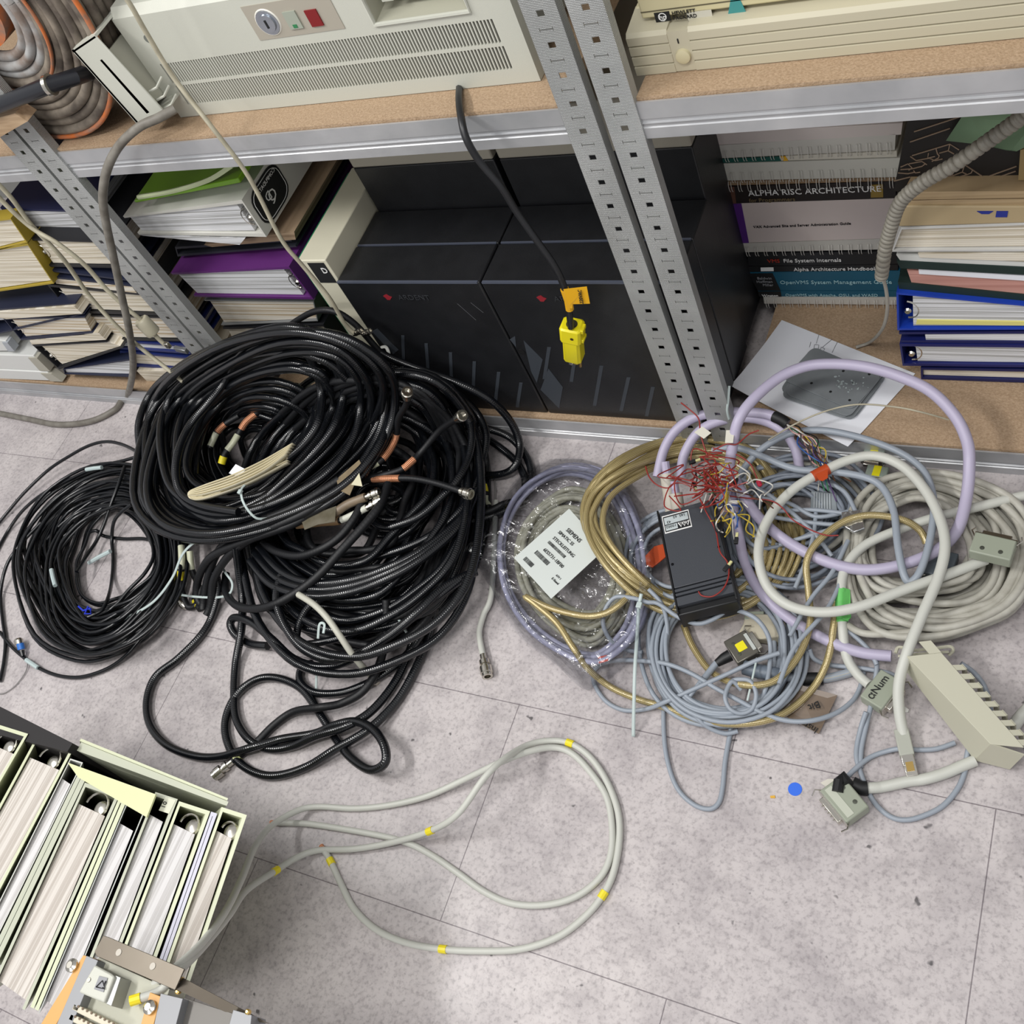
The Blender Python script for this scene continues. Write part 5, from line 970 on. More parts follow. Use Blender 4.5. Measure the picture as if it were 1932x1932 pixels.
cab('thin blue grey cable ending in the grey plug with the yellow label',T6([(935,490,.03),(870,540,.03),(790,640,.035),(720,760,.03),(790,850,.03),(860,910,.02),(960,945,.012),(1040,930,.012)],.02),.0036,gbl)
T5=lambda pts,z=.005: tr(4.472,1500,1180,pts,z)
cab('thin blue grey cable looping on the floor round the lower right plug',T5([(600,730,.02),(560,850,.01),(525,1000),(520,1120),(560,1260),(620,1410),(700,1530),(820,1620),(950,1640),(1100,1600),(1250,1520),(1370,1380),(1430,1240),(1455,1080,.01),(1480,1000,.01)]),.0037,gbl)
cab('second thin grey cable bending from the clasped plug under the beige cover',T5([(420,1300,.012),(520,1200,.01),(640,1110),(780,1060),(900,1040,.01),(1050,1050,.005),(1200,1040),(1350,990)]),.0037,gbl)
cab('thin grey cable running beside the beige coil towards the amber tag',T5([(680,250,.02),(690,360,.02),(670,500,.015),(640,680,.012),(600,850,.008),(560,1040),(555,1200)]),.0037,gbl)
cab('thin blue grey cable from the lavender end into the black sleeve',T5([(120,200,.03),(160,280,.02),(280,330,.012),(450,350,.012),(620,370,.012),(780,400,.012),(850,430,.012)]),.0037,gbl)
cab('thin grey cable bow behind the fingered cable cover',T5([(1400,320,.03),(1500,390,.02),(1590,500,.012),(1640,640),(1650,760)]),.0037,gbl)
cab('thin blue grey cable slanting past the green tape',T5([(350,0,.04),(450,50,.035),(560,140,.03),(640,230,.03),(690,330,.025)]),.0037,gbl)
for i,(a,b,c,d_) in enumerate([((1455,975),(1520,985),(1580,990),(1620,985)),((1465,965),(1530,962),(1590,968),(1615,972)),((1470,1028),(1530,1010),(1590,992),(1625,980)),((1440,940),(1490,950),(1540,975),(1600,965)),((1545,905),(1590,925),(1612,960),(1618,985)),((1500,1110),(1520,1060),(1535,1010),(1540,960)),((1490,1200),(1530,1130),(1570,1080),(1600,1020)),((1470,1290),(1500,1220),(1560,1150),(1590,1090)),((1400,905),(1460,940),(1530,1000),(1570,1050))]):
    cab(['thin grey strand nearest the silver foil clip, upper of three','thin grey strand at the silver foil clip, running level','thin grey strand rising from the left to the silver foil clip','thin grey strand passing in front of the grey ribbed plug','thin grey strand arching over the grey ribbed plug','thin grey strand running upright between lavender cable and plug','thin grey strand slanting down past the gold cable','long thin grey strand slanting from the blue grey coil to the green tape','thin grey strand slanting from the wire knot to the beige coil'][i],[(*a,.06),(*b,.065),(*c,.065),(*d_,.06)],.0036,gbl)
foil=mat('silver_foil','#D8DADC',.15,.9,bump=.6,bs=60)
obj('foil_clip',MB().prism([Z(1588,970,.07),Z(1625,965,.072),Z(1632,1000,.07),Z(1612,1008,.07),Z(1590,995,.07)],(0,0,.006)),foil,None,'crumpled silver foil clip gathering thin grey cables','clip',bevel=.001)
rb=mat('ribbed_plug_grey','#8F979C',.45)
th=thing('ribbed_plug','grey ribbed connector hood half hidden among the thin grey cables','connector',Z(1550,950,.03)); q=[Z(1530,925,.05),Z(1578,930,.05),Z(1580,968,.05),Z(1528,972,.05)]
obj('hood',MB().prism(q,(0,0,-.02)),rb,th,bevel=.002)
for k in range(7): 
    a=uvp([q[0],q[1],q[2],q[3]],.15+.1*k,.1); b=uvp([q[0],q[1],q[2],q[3]],.15+.1*k,.9); obj('rib',MB().tube([a+Vector((0,0,.001)),b+Vector((0,0,.001))],.0012,5),mat('rib_light','#B4BBBF',.4),th)
# gold traced
cab('gold braided cable crossing the plastic bag and curving along the bottom of the heap',[(1190,1118,.065),(1170,1140,.07),(1140,1158,.07),(1100,1162,.07),(1040,1148,.07),(992,1126,.07),(1010,1140,.07),(1050,1175,.07),(1080,1220,.065),(1110,1262,.04),(1150,1295,.012),(1200,1318,.01),(1250,1333,.012),(1310,1355,.02),(1380,1366,.03),(1450,1358,.03),(1500,1332,.02),(1540,1290,.02),(1563,1240,.03),(1573,1180,.045),(1578,1130,.05)],.0056,gold)
cab('gold braided cable arching right over the beige coil',[(1290,1180,.01),(1310,1225,.01),(1345,1270,.02),(1400,1292,.045),(1460,1285,.045),(1505,1240,.045),(1528,1180,.05),(1526,1120,.06),(1522,1060,.075),(1545,1020,.08),(1590,985,.08),(1640,972,.08),(1700,980,.075),(1735,1000,.06),(1748,1025,.05)],.0056,gold)
for k in range(6):
    cab('gold braided strand showing between the grey and lavender cables, '+['first','second','third','fourth','fifth','sixth'][k]+' from the left',[(1440+14*k,990,.03),(1446+14*k,1020,.045),(1440+13*k,1060,.04),(1425+12*k,1100,.03)],.0045,gold)
# red wires and colour wires
rnd=random.Random(77)
for i in range(16):
    c0=(1345+rnd.uniform(-42,42),880+rnd.uniform(-32,32)); pts=[]; a=rnd.uniform(0,6.28)
    for k in range(6):
        a+=rnd.uniform(.6,1.6)*rnd.choice((1,1,-1)); rr_=rnd.uniform(12,50); pts.append((c0[0]-15+rr_*math.cos(a)*1.2,c0[1]+20+rr_*math.sin(a)*.85,.11+rnd.uniform(0,.05)))
    cab('thin red wire curled in the knot above the black amplifier box',pts,.0011,redw,name='red_wire',cat='wire',sides=5)
for o in list(SC.objects):
    if o.name.startswith('red_wire'): o['group']='red wires in the knot'
for lab,pts in [('red wire end reaching up left in front of the steel upright',[(1335,862,.13),(1322,820,.15),(1318,790,.17),(1300,772,.18),(1285,760,.18)]),
   ('red wire end with bare copper tip reaching right of the white tags',[(1345,850,.14),(1370,838,.15),(1390,838,.15),(1412,820,.15),(1432,812,.15)]),
   ('red wire lying across the amplifier box in a long curve',[(1320,940,.115),(1332,965,.11),(1350,1000,.105),(1358,1040,.105),(1372,1060,.104),(1375,1085,.104),(1365,1110,.104),(1345,1125,.104),(1325,1124,.104),(1318,1116,.104)]),
   ('red wire stretching right from the knot over the lavender cable',[(1370,935,.1),(1410,940,.1),(1455,945,.1),(1478,960,.1),(1495,980,.095),(1530,1000,.09),(1560,1010,.09),(1582,1010,.09)]),
   ('red wire looping left of the knot to a curled end',[(1330,900,.13),(1300,885,.13),(1280,900,.13),(1262,920,.12),(1240,915,.12),(1225,900,.12),(1218,880,.12)]),
   ('red wire running down to a small red crimp end',[(1345,845,.13),(1390,858,.13),(1415,875,.12),(1425,895,.11),(1432,912,.1)])]:
    cab(lab,pts,.0012,redw,name='red_wire',cat='wire',sides=6)
for i in range(26):
    m=wcol[(0,1,0,3,1,2,0,7,5,1,0,4)[i%12]]; x=1365+rnd.gauss(0,16); y=915+rnd.gauss(0,22)
    pts=[(x,y,.11+rnd.uniform(0,.03))]
    for k in range(5): x+=rnd.gauss(3,14); y+=rnd.gauss(9,15); pts.append((x,y,.11+rnd.uniform(-.01,.03)))
    cab('thin '+['white','yellow','green','brown','blue','pink','violet','black'][(0,1,0,3,1,2,0,7,5,1,0,4)[i%12]]+' hook up wire in the knot right of the amplifier box',pts,.0011,m,name='hookup_wire',cat='wire',sides=5)
    list(SC.objects)
for i in range(18):
    m=wcol[(i*3)%len(wcol)]; 
    pts=[(1485,801,.1)]+[(1485+ (80+rnd.gauss(0,16))*f, 801+(100+rnd.gauss(0,18))*f**1.5,.1-.04*f+rnd.uniform(0,.02)) for f in (.25,.5,.75,1)]
    cab('thin '+['white','yellow','green','brown','blue','pink','violet','black'][(i*3)%8]+' wire fanning out of the black taped lavender cable',pts,.0011,m,name='hookup_wire',cat='wire',sides=5)
for o in list(SC.objects):
    if o.name.startswith('hookup_wire') and o.parent is None: o['group']='loose hook up wires, '+o['label'].split()[1]+(' fanned' if 'fanning' in o['label'] else ' knotted')
for i,(q,lb) in enumerate([([(1310,816),(1325,805),(1342,817),(1328,828)],'white paper flag left of the lavender cable'),([(1370,812),(1386,812),(1383,836),(1368,836)],'white paper flag standing on the lavender cable by the red wires')]):
    obj('paper_flag',MB().prism([Z(a,b,.16) for a,b in q],(0,0,.0006)),mat('flag_paper','#D6D3C6',.7),None,lb,'paper tag')
cr=thing('red_crimp','small bright red crimp terminal among the cables','terminal',Z(1432,912,.1)); obj('sleeve',MB().lathe(Z(1430,906,.1),(Z(1436,920,.098)-Z(1430,906,.1)),[(0,.002),(.002,.004),(.010,.004),(.012,.002)],12),mat('crimp_red','#C8304A',.4),cr)
for i,(a,b,lb) in enumerate([((1306,872),(1318,868),'black header plug left of the red wire knot'),((1310,915),(1316,935),'black header plug leaning on the amplifier box'),((1370,1072),(1378,1062),'black header plug lying on the amplifier box'),((1388,908),(1394,890),'black header plug right of the red wire knot'),((1389,1020),(1391,1005),'black header plug beside the right rail of the amplifier box')]):
    p,q=Z(*a,.118),Z(*b,.118); t=thing('header_plug',lb,'plug',p); obj('housing',MB().obox(p,(q-p),Vector((0,0,1)).cross(q-p),Vector((0,0,1)),.011,.006,.005),black,t,bevel=.0005); obj('crimp_boot',MB().obox(p+(q-p).normalized()*.010,(q-p),Vector((0,0,1)).cross(q-p),Vector((0,0,1)),.008,.004,.003),mat('pale_boot','#C9C58E',.5),t)
# white cable sleeve ends behind amp
for i,(x,y,r_) in enumerate([(1258,893,.012),(1275,930,.011)]):
    p=Z(x,y,.09); q=Z(x+8,y+55,.06); t=thing('cable_sleeve',['pale open sleeve with a lavender cable poking out of it','pale sleeve end half buried in red wires behind the amplifier box'][i],'cable sleeve',p); obj('sleeve',MB().lathe(p,q-p,[(.003,r_*.7),(0,r_*.8),(0,r_),(.065,r_),(.065,r_*.8)],18),mat('sleeve_white','#BEB8AC',.45),t); obj('cable_core',MB().tube([p+(p-q).normalized()*.02,q],r_*.6,10),lav,t)
obj('orange_tape_end',MB().prism([Z(1218,1050,.05),Z(1235,1032,.05),Z(1262,1025,.05),Z(1262,1048,.05),Z(1232,1072,.05),Z(1220,1068,.05)],(0,0,.003)),om,None,'orange red tape wrapped cable end left of the amplifier box','tape',bevel=.001)
# --- D-sub connectors
def dsub(label,c,ang,L_,W_,z,m,par_cable=None,screws=True,txt=None,yellow_l=False,shell_to=None,hz=.02,tilt=0):
    shell_side=1
    p=Z(c[0],c[1],z); q=Z(c[0]+40*math.cos(R(ang)),c[1]+40*math.sin(R(ang)),z); u=(q-p).normalized(); n=Vector((0,0,1)); v=n.cross(u).normalized()
    if shell_to and (Z(shell_to[0],shell_to[1],z)-p).dot(v)<0: shell_side=-1
    if tilt: u=(u*math.cos(R(tilt))+n*math.sin(R(tilt))); n=u.cross(v).normalized()*(1 if u.cross(v).z>0 else -1)
    th=thing('dsub_connector',label,'connector',p-Vector((0,0,z)))
    obj('hood',MB().obox(p,u,v,n,L_,W_,hz),m,th,bevel=.002)
    e=p+v*shell_side*(W_/2+.004); obj('metal_shell',MB().obox(e,u,v,n,L_*.72,.009,hz*.55),chrome,th,bevel=.001); obj('flange',MB().obox(p+v*shell_side*(W_/2+.0008),u,v,n,L_*1.02,.0016,hz*.8),chrome,th)
    for s in (-1,1): obj('clip',MB().tube([p+u*s*L_*.5+v*shell_side*(W_/2-.004)+n*.004,p+u*s*(L_*.5+.006)+v*shell_side*(W_/2+.004)+n*.006,p+u*s*(L_*.5+.003)+v*shell_side*(W_/2+.012)+n*.002],.0012,5),chrome,th)
    if screws:
        for s in (-1,1): obj('screw',MB().lathe(p+u*s*L_*.22-v*shell_side*W_*.22+n*hz/2,n,[(0,.0032),(.0006,.0032),(.0008,.002)],12),mat('dark_screw','#55584F',.4,.5),th)
    if yellow_l:
        obj('yellow_label',MB().obox(p+n*(hz/2+.0003),u,v,n,L_*.34,W_*.38,.0006),mat('bright_yellow','#E6DB1A',.4),th); obj('grey_strip',MB().obox(p+v*W_*.4*shell_side+n*(hz/2+.0003),u,v,n,L_*.7,W_*.14,.0006),mat('strip_grey','#B8BDB8',.4),th)
    return th,p,u,v,n
gpl=mat('sage_plastic','#959B8B',.45)
dsub('sage grey plug hood lying on the beige coil at the right',(1873,1037),13,.056,.034,.085,gpl,shell_to=(1885,1000),hz=.022)
dsub('dark grey plug with printed strip inside the beige coil ring',(1775,1068),-70,.045,.04,.03,mat('slate_plastic','#5E676E',.45),screws=False)
th,p,u,v,n=dsub('sage grey plug hood handwritten aNum beside the beige cable cover',(1664,1306),-52,.052,.036,.018,gpl,screws=False,shell_to=(1695,1340),hz=.024)
text('\u03b1Num',p-u*.022+n*.0128,u,(Z(1640,1290,.03)-Z(1664,1306,.03)),.0155,ink,th)
th,p,u,v,n=dsub('sage grey plug with printed strip and black sleeves at the lower right',(1594,1511),50,.056,.038,.02,gpl,shell_to=(1560,1535),hz=.022)
obj('printed_strip',MB().obox(p+(v if (Z(1560,1535,.02)-p).dot(v)>0 else -v)*.008+n*.0113,u,v,n,.048,.011,.0006),mat('strip_pale','#B9BDAE',.5),th)
vs_=(v if (Z(1560,1535,.02)-p).dot(v)>0 else -v)
for k in range(5): obj('pin',MB().lathe(p+vs_*.026+u*(k-2)*.006,vs_,[(0,.001),(.004,.001)],8),chrome,th)
dsub('steel grey plug with a bright yellow label inside the blue grey coil',(1400,1224),57,.045,.038,.03,mat('nickel_hood','#6E6B63',.3,.6),screws=True,yellow_l=True,shell_to=(1440,1200),hz=.016)
cab('grey cable with a black boot entering the yellow labelled plug',T6([(930,480,.03),(900,510,.03),(860,560,.03),(800,640,.035)]),.0055,gbl)
bt_=[Z(1352,1252,.03),Z(1365,1243,.031),Z(1378,1236,.031)]; obj('cable_boot',MB().tube(bt_,[.006,.0085,.0095],12),black,None,'black rubber boot behind the yellow labelled plug','cable boot')
th=thing('taped_connector','plug wrapped in crumpled cream tape beside the yellow labelled plug','connector',Z(1435,1185,.02)); g=MB(); rnd=random.Random(4)
cc=Z(1440,1188,.018); g.add([cc+Vector((a*.03*rnd.uniform(.8,1.15),b*.02*rnd.uniform(.8,1.2),c*.012*rnd.uniform(.8,1.2))) for c in (-1,1) for a,b in ((-1,-1),(0,-1.1),(1,-.8),(1.1,.2),(.9,1),(0,1.1),(-1,.9),(-1.1,0))],[tuple(range(8))[::-1],tuple(range(8,16))]+[(k,(k+1)%8,8+(k+1)%8,8+k) for k in range(8)]); obj('tape_wrap',g,mat('masking_tape','#B9B29E',.7,bump=.6,bs=60),th,bevel=.002); obj('plug_end',MB().obox(Z(1424,1164,.022),(1,.2,0),(-.2,1,0),(0,0,1),.03,.014,.012),gpl,th,bevel=.001)
th,pl=cab('thick blue grey cable section with black heat shrink ending in cream wire',T6([(1080,530,.03),(1150,550,.03),(1250,570,.03),(1340,590,.02),(1440,600,.015),(1520,600,.012),(1600,598,.01),(1700,575,.008),(1790,545,.008)]),.007,gbl); sleeve(th,pl,.0,.35,.0115,mat('slate_sleeve','#66707C',.4),'grey_sleeve'); sleeve(th,pl,.5,.72,.0095,heat,'heat_shrink'); sleeve(th,pl,.72,1,.0066,creamj,'cream_section')
obj('brown_tag',MB().prism([Z(1500,1290,.02),Z(1580,1312,.012),Z(1545,1385,.006),Z(1470,1345,.01)],(0,0,.001)),mat('brown_plastic_tag','#7B6A59',.25,hex2='#6C5B4B',vs=12,spec=.8),None,'brown plastic wrapped tag with black handwriting below the coil','tag')
bt=bpy.data.objects['brown_tag']; text('Bit',Z(1545,1322,.0165),(Z(1525,1330,.015)-Z(1545,1322,.0165)),(-.3,-1,0),.016,ink,bt); text('Instal',Z(1545,1375,.0125),(Z(1500,1350,.012)-Z(1545,1375,.0125)),(.2,-1,0),.014,ink,bt)
tieband('frayed pale tie hanging through the yellow labelled plug cable',T6([(1160,470,.05),(1140,560,.05),(1120,650,.045),(1100,740,.04)]),.003)
# black sleeve + beige cable out of lower right plug
th,pl=cab('beige cable leaving a black sleeve towards the fingered cable cover',T5([(480,1330,.015),(560,1370,.012),(660,1370,.01),(800,1355),(960,1320),(1120,1290,.01),(1280,1240,.01),(1420,1180,.01),(1520,1140,.01)]),.0078,lgj,sides=12); sleeve(th,pl,.0,.2,.010,heat,'heat_shrink')
obj('black_sleeve',MB().tube([Z(*q) for q in ((1580,1495,.03),(1583,1475,.03),(1590,1465,.025),(1600,1480,.03))],.008,10),heat,None,'short black sleeve on top of the lower right plug','sleeve')
obj('white_tape_piece',MB().prism([Z(1548,1477,.01),Z(1562,1470,.01),Z(1615,1472,.012),Z(1630,1480,.01),Z(1580,1490,.01),Z(1560,1487,.01)],(0,0,.001)),mat('white_tape','#CFCBC0',.6),None,'scrap of white tape behind the lower right plug','tape')
cab('beige cable leaving the frame behind the fingered cable cover',[(1990,1290,.02),(1932,1345,.015),(1905,1380,.012),(1885,1400,.01)],.0085,lgj)
cab('black ended beige cable in the lower left of the beige coil',[(1720,1192,.05),(1680,1196,.05),(1630,1195,.045),(1600,1180,.04)],.0055,beij)
# --- fingered cable cover
cc_=mat('cover_plastic','#BDBBA8',.45)
th=thing('cable_cover','pale beige fingered plastic cable cover lying on its side at the lower right','cable cover',Z(1800,1330,.0))
zt_c=.075; TL,TR_,BR,BL=Z(1711,1238,zt_c),Z(1776,1231,zt_c),Z(1932,1410,zt_c-.01),Z(1869,1404,zt_c-.01)
LB,LBo=Z(1706,1262,.03),Z(1839,1435,.012)
def thick(q,d): 
    return MB().prism(q,d)
obj('top_plate',thick([TL,BL,BR,TR_],(0,0,-.0025)),cc_,th,bevel=.0006); obj('side_plate',thick([TL,LB,LBo,BL],(.0015,.0015,0)),cc_,th,bevel=.0006)
obj('end_plate',thick([BL,LBo,Z(1905,1452,.006),Z(1932,1425,.05)],(0,.002,0)),cc_,th)
for k in range(9):
    t=.14+k*.098; a=TR_*(1-t)+BR*t; w_=(BR-TR_).normalized(); o_=(TR_-TL).normalized()
    obj('finger',MB().prism([a,a+w_*.009,a+w_*.009+o_*.012+Vector((0,0,-.002)),a+o_*.012+Vector((0,0,-.002))],(0,0,-.002)),cc_,th)
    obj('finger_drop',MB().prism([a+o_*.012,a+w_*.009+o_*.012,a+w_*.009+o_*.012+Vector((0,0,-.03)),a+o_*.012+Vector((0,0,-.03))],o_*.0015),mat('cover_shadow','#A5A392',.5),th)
obj('mount_tab',MB().prism([TL*.35+TR_*.65,TR_,TR_+(TR_-BR).normalized()*.022,(TL*.35+TR_*.65)+(TR_-BR).normalized()*.022],(0,0,-.002)),cc_,th)
q=[Z(1822,1392,.0445),Z(1830,1384,.052),Z(1852,1408,.047),Z(1845,1416,.04)]; nn=(BL-TL).cross(LB-TL).normalized(); nn=nn if nn.dot(CAM-TL)>0 else -nn
def onside(px,py):
    r=ray(px,py); t=(TL-CAM).dot(nn)/r.dot(nn); return CAM+r*t+nn*.0006
sl=[onside(*c) for c in ((1822,1391),(1830,1384),(1852,1409),(1845,1416))]; obj('black_label',MB().prism(sl,nn*.0005),ink,th); obj('label_mark',MB().tube([onside(1832,1395)+nn*.0008,onside(1843,1407)+nn*.0008],.0009,5),inkw,th)
br_=[Z(1690,1232,.05),Z(1694,1222,.05),Z(1705,1222,.05),Z(1712,1228,.05),Z(1760,1224,.05),Z(1792,1220,.05),Z(1798,1228,.045),Z(1790,1236,.04)]
obj('end_bracket',MB().tube(cat_rom(br_,4),.0025,6),cc_,th); obj('end_bracket_lower',MB().tube([Z(1695,1238,.04),Z(1730,1234,.05),Z(1790,1230,.05)],.002,6),cc_,th)
# small floor bits
obj('blue_sticker',MB().lathe(Z(1500,1489,.0002),(0,0,1),[(0,.0098),(.0004,.0098)],32),mat('blue_dot','#2E6BE0',.5),None,'round blue sticker on the floor','sticker')
obj('yellow_scrap',MB().prism([Z(1453,1502,.0004),Z(1462,1501,.0004),Z(1463,1506,.0004),Z(1454,1506,.0004)],(0,0,.001)),mat('amber_scrap','#D8A83A',.6),None,'tiny amber scrap on the floor left of the blue sticker','scrap')
obj('white_scrap',MB().prism([Z(1702,1340,.0004),Z(1708,1335,.0004),Z(1715,1340,.0004),Z(1713,1345,.0004),Z(1704,1345,.0004)],(0,0,.003)),white,None,'tiny white scrap on the floor beside the beige cable cover','scrap')
# floor loop cable with yellow bands
T7=lambda pts,z=.0055: tr(2.883,600,1130,pts,z)
P1=[(252,1887,.42),(300,1870,.41),(330,1840,.40),(380,1790,.33),(430,1730,.22),(465,1680,.12),(520,1643,.05),(560,1618,.02)]+T7([(0,1368,.008),(200,1360,.008),(400,1325,.012),(610,1262,.03),(760,1170,.06),(900,980,.08),(1000,880,.07),(1130,800,.03),(1250,772,.012),(1370,785),(1480,860),(1570,990),(1630,1150),(1640,1300),(1610,1480),(1550,1610),(1450,1730),(1300,1840),(1100,1905),(880,1915),(680,1905),(480,1870),(320,1800),(200,1690),(130,1560),(70,1430),(35,1370)])
th,pl=cab('light grey cable with yellow bands looping on the floor from the metal chassis',P1,.0052,lgj,sides=10,sub=8)
for t_ in [(252,1887,.42),(519,1643,.05),(811,1568,.03),(1074,1403,.0055),(1138,1688,.0055),(835,1791,.0055),(625,1628,.0055)]:
    c=W3(t_); i0=min(range(len(pl)),key=lambda i:(pl[i]-c).length); i0=max(1,min(len(pl)-2,i0)); dd=(pl[i0+1]-pl[i0-1]).normalized(); obj('yellow_band',MB().tube([pl[i0]-dd*.006,pl[i0]+dd*.006],.0062,10),yellow,th)
obj('copper_tip',MB().tube([pl[-1],pl[-1]+(pl[-1]-pl[-4]).normalized()*.012],.004,8),copper,th)
P2=[(215,1875,.40),(270,1868,.40),(320,1835,.40),(380,1780,.34),(425,1720,.26),(455,1660,.18),(480,1600,.1),(510,1560,.05),(560,1530,.02)]+T7([(0,1130,.008),(200,1140),(400,1120),(600,1070,.01),(800,980,.02),(1000,885,.045),(1150,830,.03),(1280,808,.012),(1380,840),(1480,940),(1570,1080),(1600,1250),(1590,1400),(1530,1520),(1400,1620),(1230,1665),(1050,1655),(900,1590),(760,1490),(620,1395),(480,1325,.008),(300,1280),(0,1230)])+[(560,1553,.0055),(522,1552,.0055)]
th,pl=cab('plain light grey cable looping on the floor from the metal chassis',P2,.0052,lgj,sides=10,sub=8); obj('copper_tip',MB().tube([pl[-1],pl[-1]+(pl[-1]-pl[-4]).normalized()*.012],.004,8),copper,th)

for q,lb in (((1648,862),'small pale green striped connector behind the beige coil, nearest the shelf'),((1655,893),'small pale green connector with a yellow stripe touching the beige coil rim')):
    th,p,u,v,n=dsub(lb,q,8,.034,.022,.03,mat('pale_green_plug','#8A958A',.4),screws=False,shell_to=(q[0]-30,q[1]+5),hz=.014)
    obj('yellow_stripe',MB().obox(p+n*.0073,u,v,n,.012,.02,.0005),mat('bright_yellow','#E6DB1A',.4),th)
tieband('white hooked tie end standing beside the tied coil in front of the black cabinets',[(718,656,.24),(728,655,.24),(734,668,.23),(737,690,.2)],.006,m=mat('white_tie','#D5D6D0',.4))
cab('thin grey wire curving on the floor between the black heap and the plastic bag',[(915,875,.003),(930,895,.003),(935,930,.003),(930,980,.003)],.0018,mat('grey_wire','#8A8786',.5))
cab('short black rubber strand ends meeting under the plastic bag corner',[(880,970,.03),(920,965,.02),(955,950,.015),(990,945,.01)],.007,coax2)
# ================================================================ pale green binders standing at the lower left
pgn=mat('pale_green_vinyl','#C6CAAC',.4); pgn2=mat('grey_green_vinyl','#B3B6A4',.45); pgi=mat('greenish_grey_lining','#A9AE98',.6)
pgv=pages('upright_white_pages','#D2D0D0','#B8B5B4','x',300); pgv2=pages('upright_cream_pages','#CFC9C2','#B3ABA3','x',300)
ZT=.32; KL=.92   # the row leans over to the right
def upbinder(label,xl,xr,ysp,ln,lean,cover,pg,ztop=ZT,t=.0055,ring=True,cat='binder',fan=.012,pz=.006):
    """standing binder: spine far, fore edge towards the camera; xl..xr at the spine"""
    th=thing('pale_binder' if cat=='binder' else 'pale_folder',label,cat,((xl+xr)/2,ysp-.14,0.001))
    g=MB(); 
    o=[(xl,ysp),(xr,ysp),(xr+lean,ysp-ln),(xr+lean-t,ysp-ln),(xr-t,ysp-t),(xl+t,ysp-t),(xl+lean+t,ysp-ln),(xl+lean,ysp-ln)]
    g.prism([(a-KL*(ztop-.001),b,.001) for a,b in o],(KL*(ztop-.001),0,ztop-.001)); obj('cover',g,cover,th)
    a=.03; w=(xr-xl)-2*t
    if pg:
        p=[(xl+t+w*.05,ysp-a),(xr-t-w*.01,ysp-a-.004),(xr+lean*.97-t-.0005,ysp-ln+.01),(xl+lean*.97+t+.0005,ysp-ln+.016)]
        obj('pages',MB().prism([(x-KL*(ztop-.006),y,.006) for x,y in p],(KL*(ztop-pz-.006),0,ztop-pz-.006)),pg,th)
    if ring and w>.03:
        c=Vector((xl+(xr-xl)*.5-KL*pz*.6,ysp-.024,ztop-pz-.004)); rr=min(.022,w*.33)
        obj('ring',MB().tube([c+Vector((rr*math.cos(k*math.pi/9),rr*.9*math.sin(k*math.pi/9),.0)) for k in range(10)],.0018,6),chrome,th)
        obj('lever',MB().lathe(c+Vector((rr*.5,-.002,-.004)),(0,0,1),[(0,.007),(.003,.012),(.006,.010),(.008,.004)],14),chrome,th)
    return th
def X(px,py,z=ZT): return Z(px,py,z).x
upbinder('wide pale green binder cut by the left frame edge',-1.475,-1.392,.172,.29,.0,pgn,pgv2,ZT+.012)
upbinder('pale green lever arch binder with cream pages, second from the left frame edge',-1.386,-1.300,.172,.29,.012,pgn,pgv2)
upbinder('slim white plastic binder between the two wide pale green ones',-1.296,-1.268,.158,.28,.02,mat('clear_white','#C3C4BE',.35),pgv,ring=False,t=.002)
upbinder('slim grey folder beside the slim white binder',-1.266,-1.247,.15,.28,.022,pgn2,None,ring=False,cat='folder',t=.009)
upbinder('third wide pale green binder from the left, cream pages and a lever ring',-1.244,-1.170,.132,.29,.03,pgn2,pgv2)
upbinder('thin pale green folder right of the third wide binder',-1.168,-1.152,.128,.28,.034,pgn,None,ring=False,cat='folder',t=.007)
upbinder('grey vinyl binder with white fanned pages in the middle of the row',-1.150,-1.112,.126,.28,.034,mat('grey_clear_vinyl','#A9ACA8',.35),pgv,ring=False,t=.002)
th=upbinder('grey green binder with bright white pages and a small printed 10',-1.110,-1.066,.150,.27,.036,pgn2,pgv,ring=False)
obj('number_label',MB().box(-1.088,-1.068,.128,.148,ZT+.0,ZT+.0006),mat('label_cream','#CFD0BC',.6),th); text('10',(-1.080,.132,ZT+.0008),(0,1,0),(-1,0,0),.010,ink,th)
upbinder('pale green lever arch binder with white pages, second wide one from the right end',-1.062,-1.003,.148,.28,.038,pgn,pgv)
upbinder('lavender grey folder squeezed before the rightmost binder',-1.001,-.990,.148,.26,.04,mat('lavender_grey','#C3C2D0',.5),None,ring=False,cat='folder',t=.005)
upbinder('rightmost pale green lever arch binder of the row on the floor',-.988,-.942,.158,.28,.04,pgn,pgv2)
# folders behind the spines
g=[Z(130,1446,ZT),Z(292,1505,ZT),Z(283,1545,ZT),Z(150,1490,ZT)]
th=thing('pale_folder','yellow green flat folder lying across the tops of the middle binders','folder',Z(200,1490,ZT)); obj('cover',MB().prism([Z(130,1440,ZT+.016),Z(150,1468,ZT+.016),Z(279,1543,ZT+.016),Z(296,1500,ZT+.016)],(0,0,.003)),mat('yellow_green_vinyl','#CDD0A2',.4),th)
th=thing('pale_binder','long pale green binder standing behind the row with its grey flank up','binder',(-1.2,.235,.001)); obj('cover',MB().prism([(a-KL*ZT,b,.001) for a,b in ((-1.298,.1725),(-.985,.162),(-.985,.168),(-1.298,.186))],(KL*ZT,0,ZT-.006)),pgn2,th); obj('edge_strip',MB().prism([(a-KL*ZT,b,.001) for a,b in ((-1.298,.1865),(-.985,.1685),(-.985,.1715),(-1.298,.1905))],(KL*ZT,0,ZT-.002)),pgn,th)
# black panel
obj('black_board',MB().prism([Z(-60,1310,.33),Z(0,1333,.33),Z(137,1402,.33),Z(127,1418,.33),Z(-60,1372,.33)],(0,0,-.325)),mat('black_board','#1A1718',.7),None,'black board standing behind the pale green binders at the left edge','board')
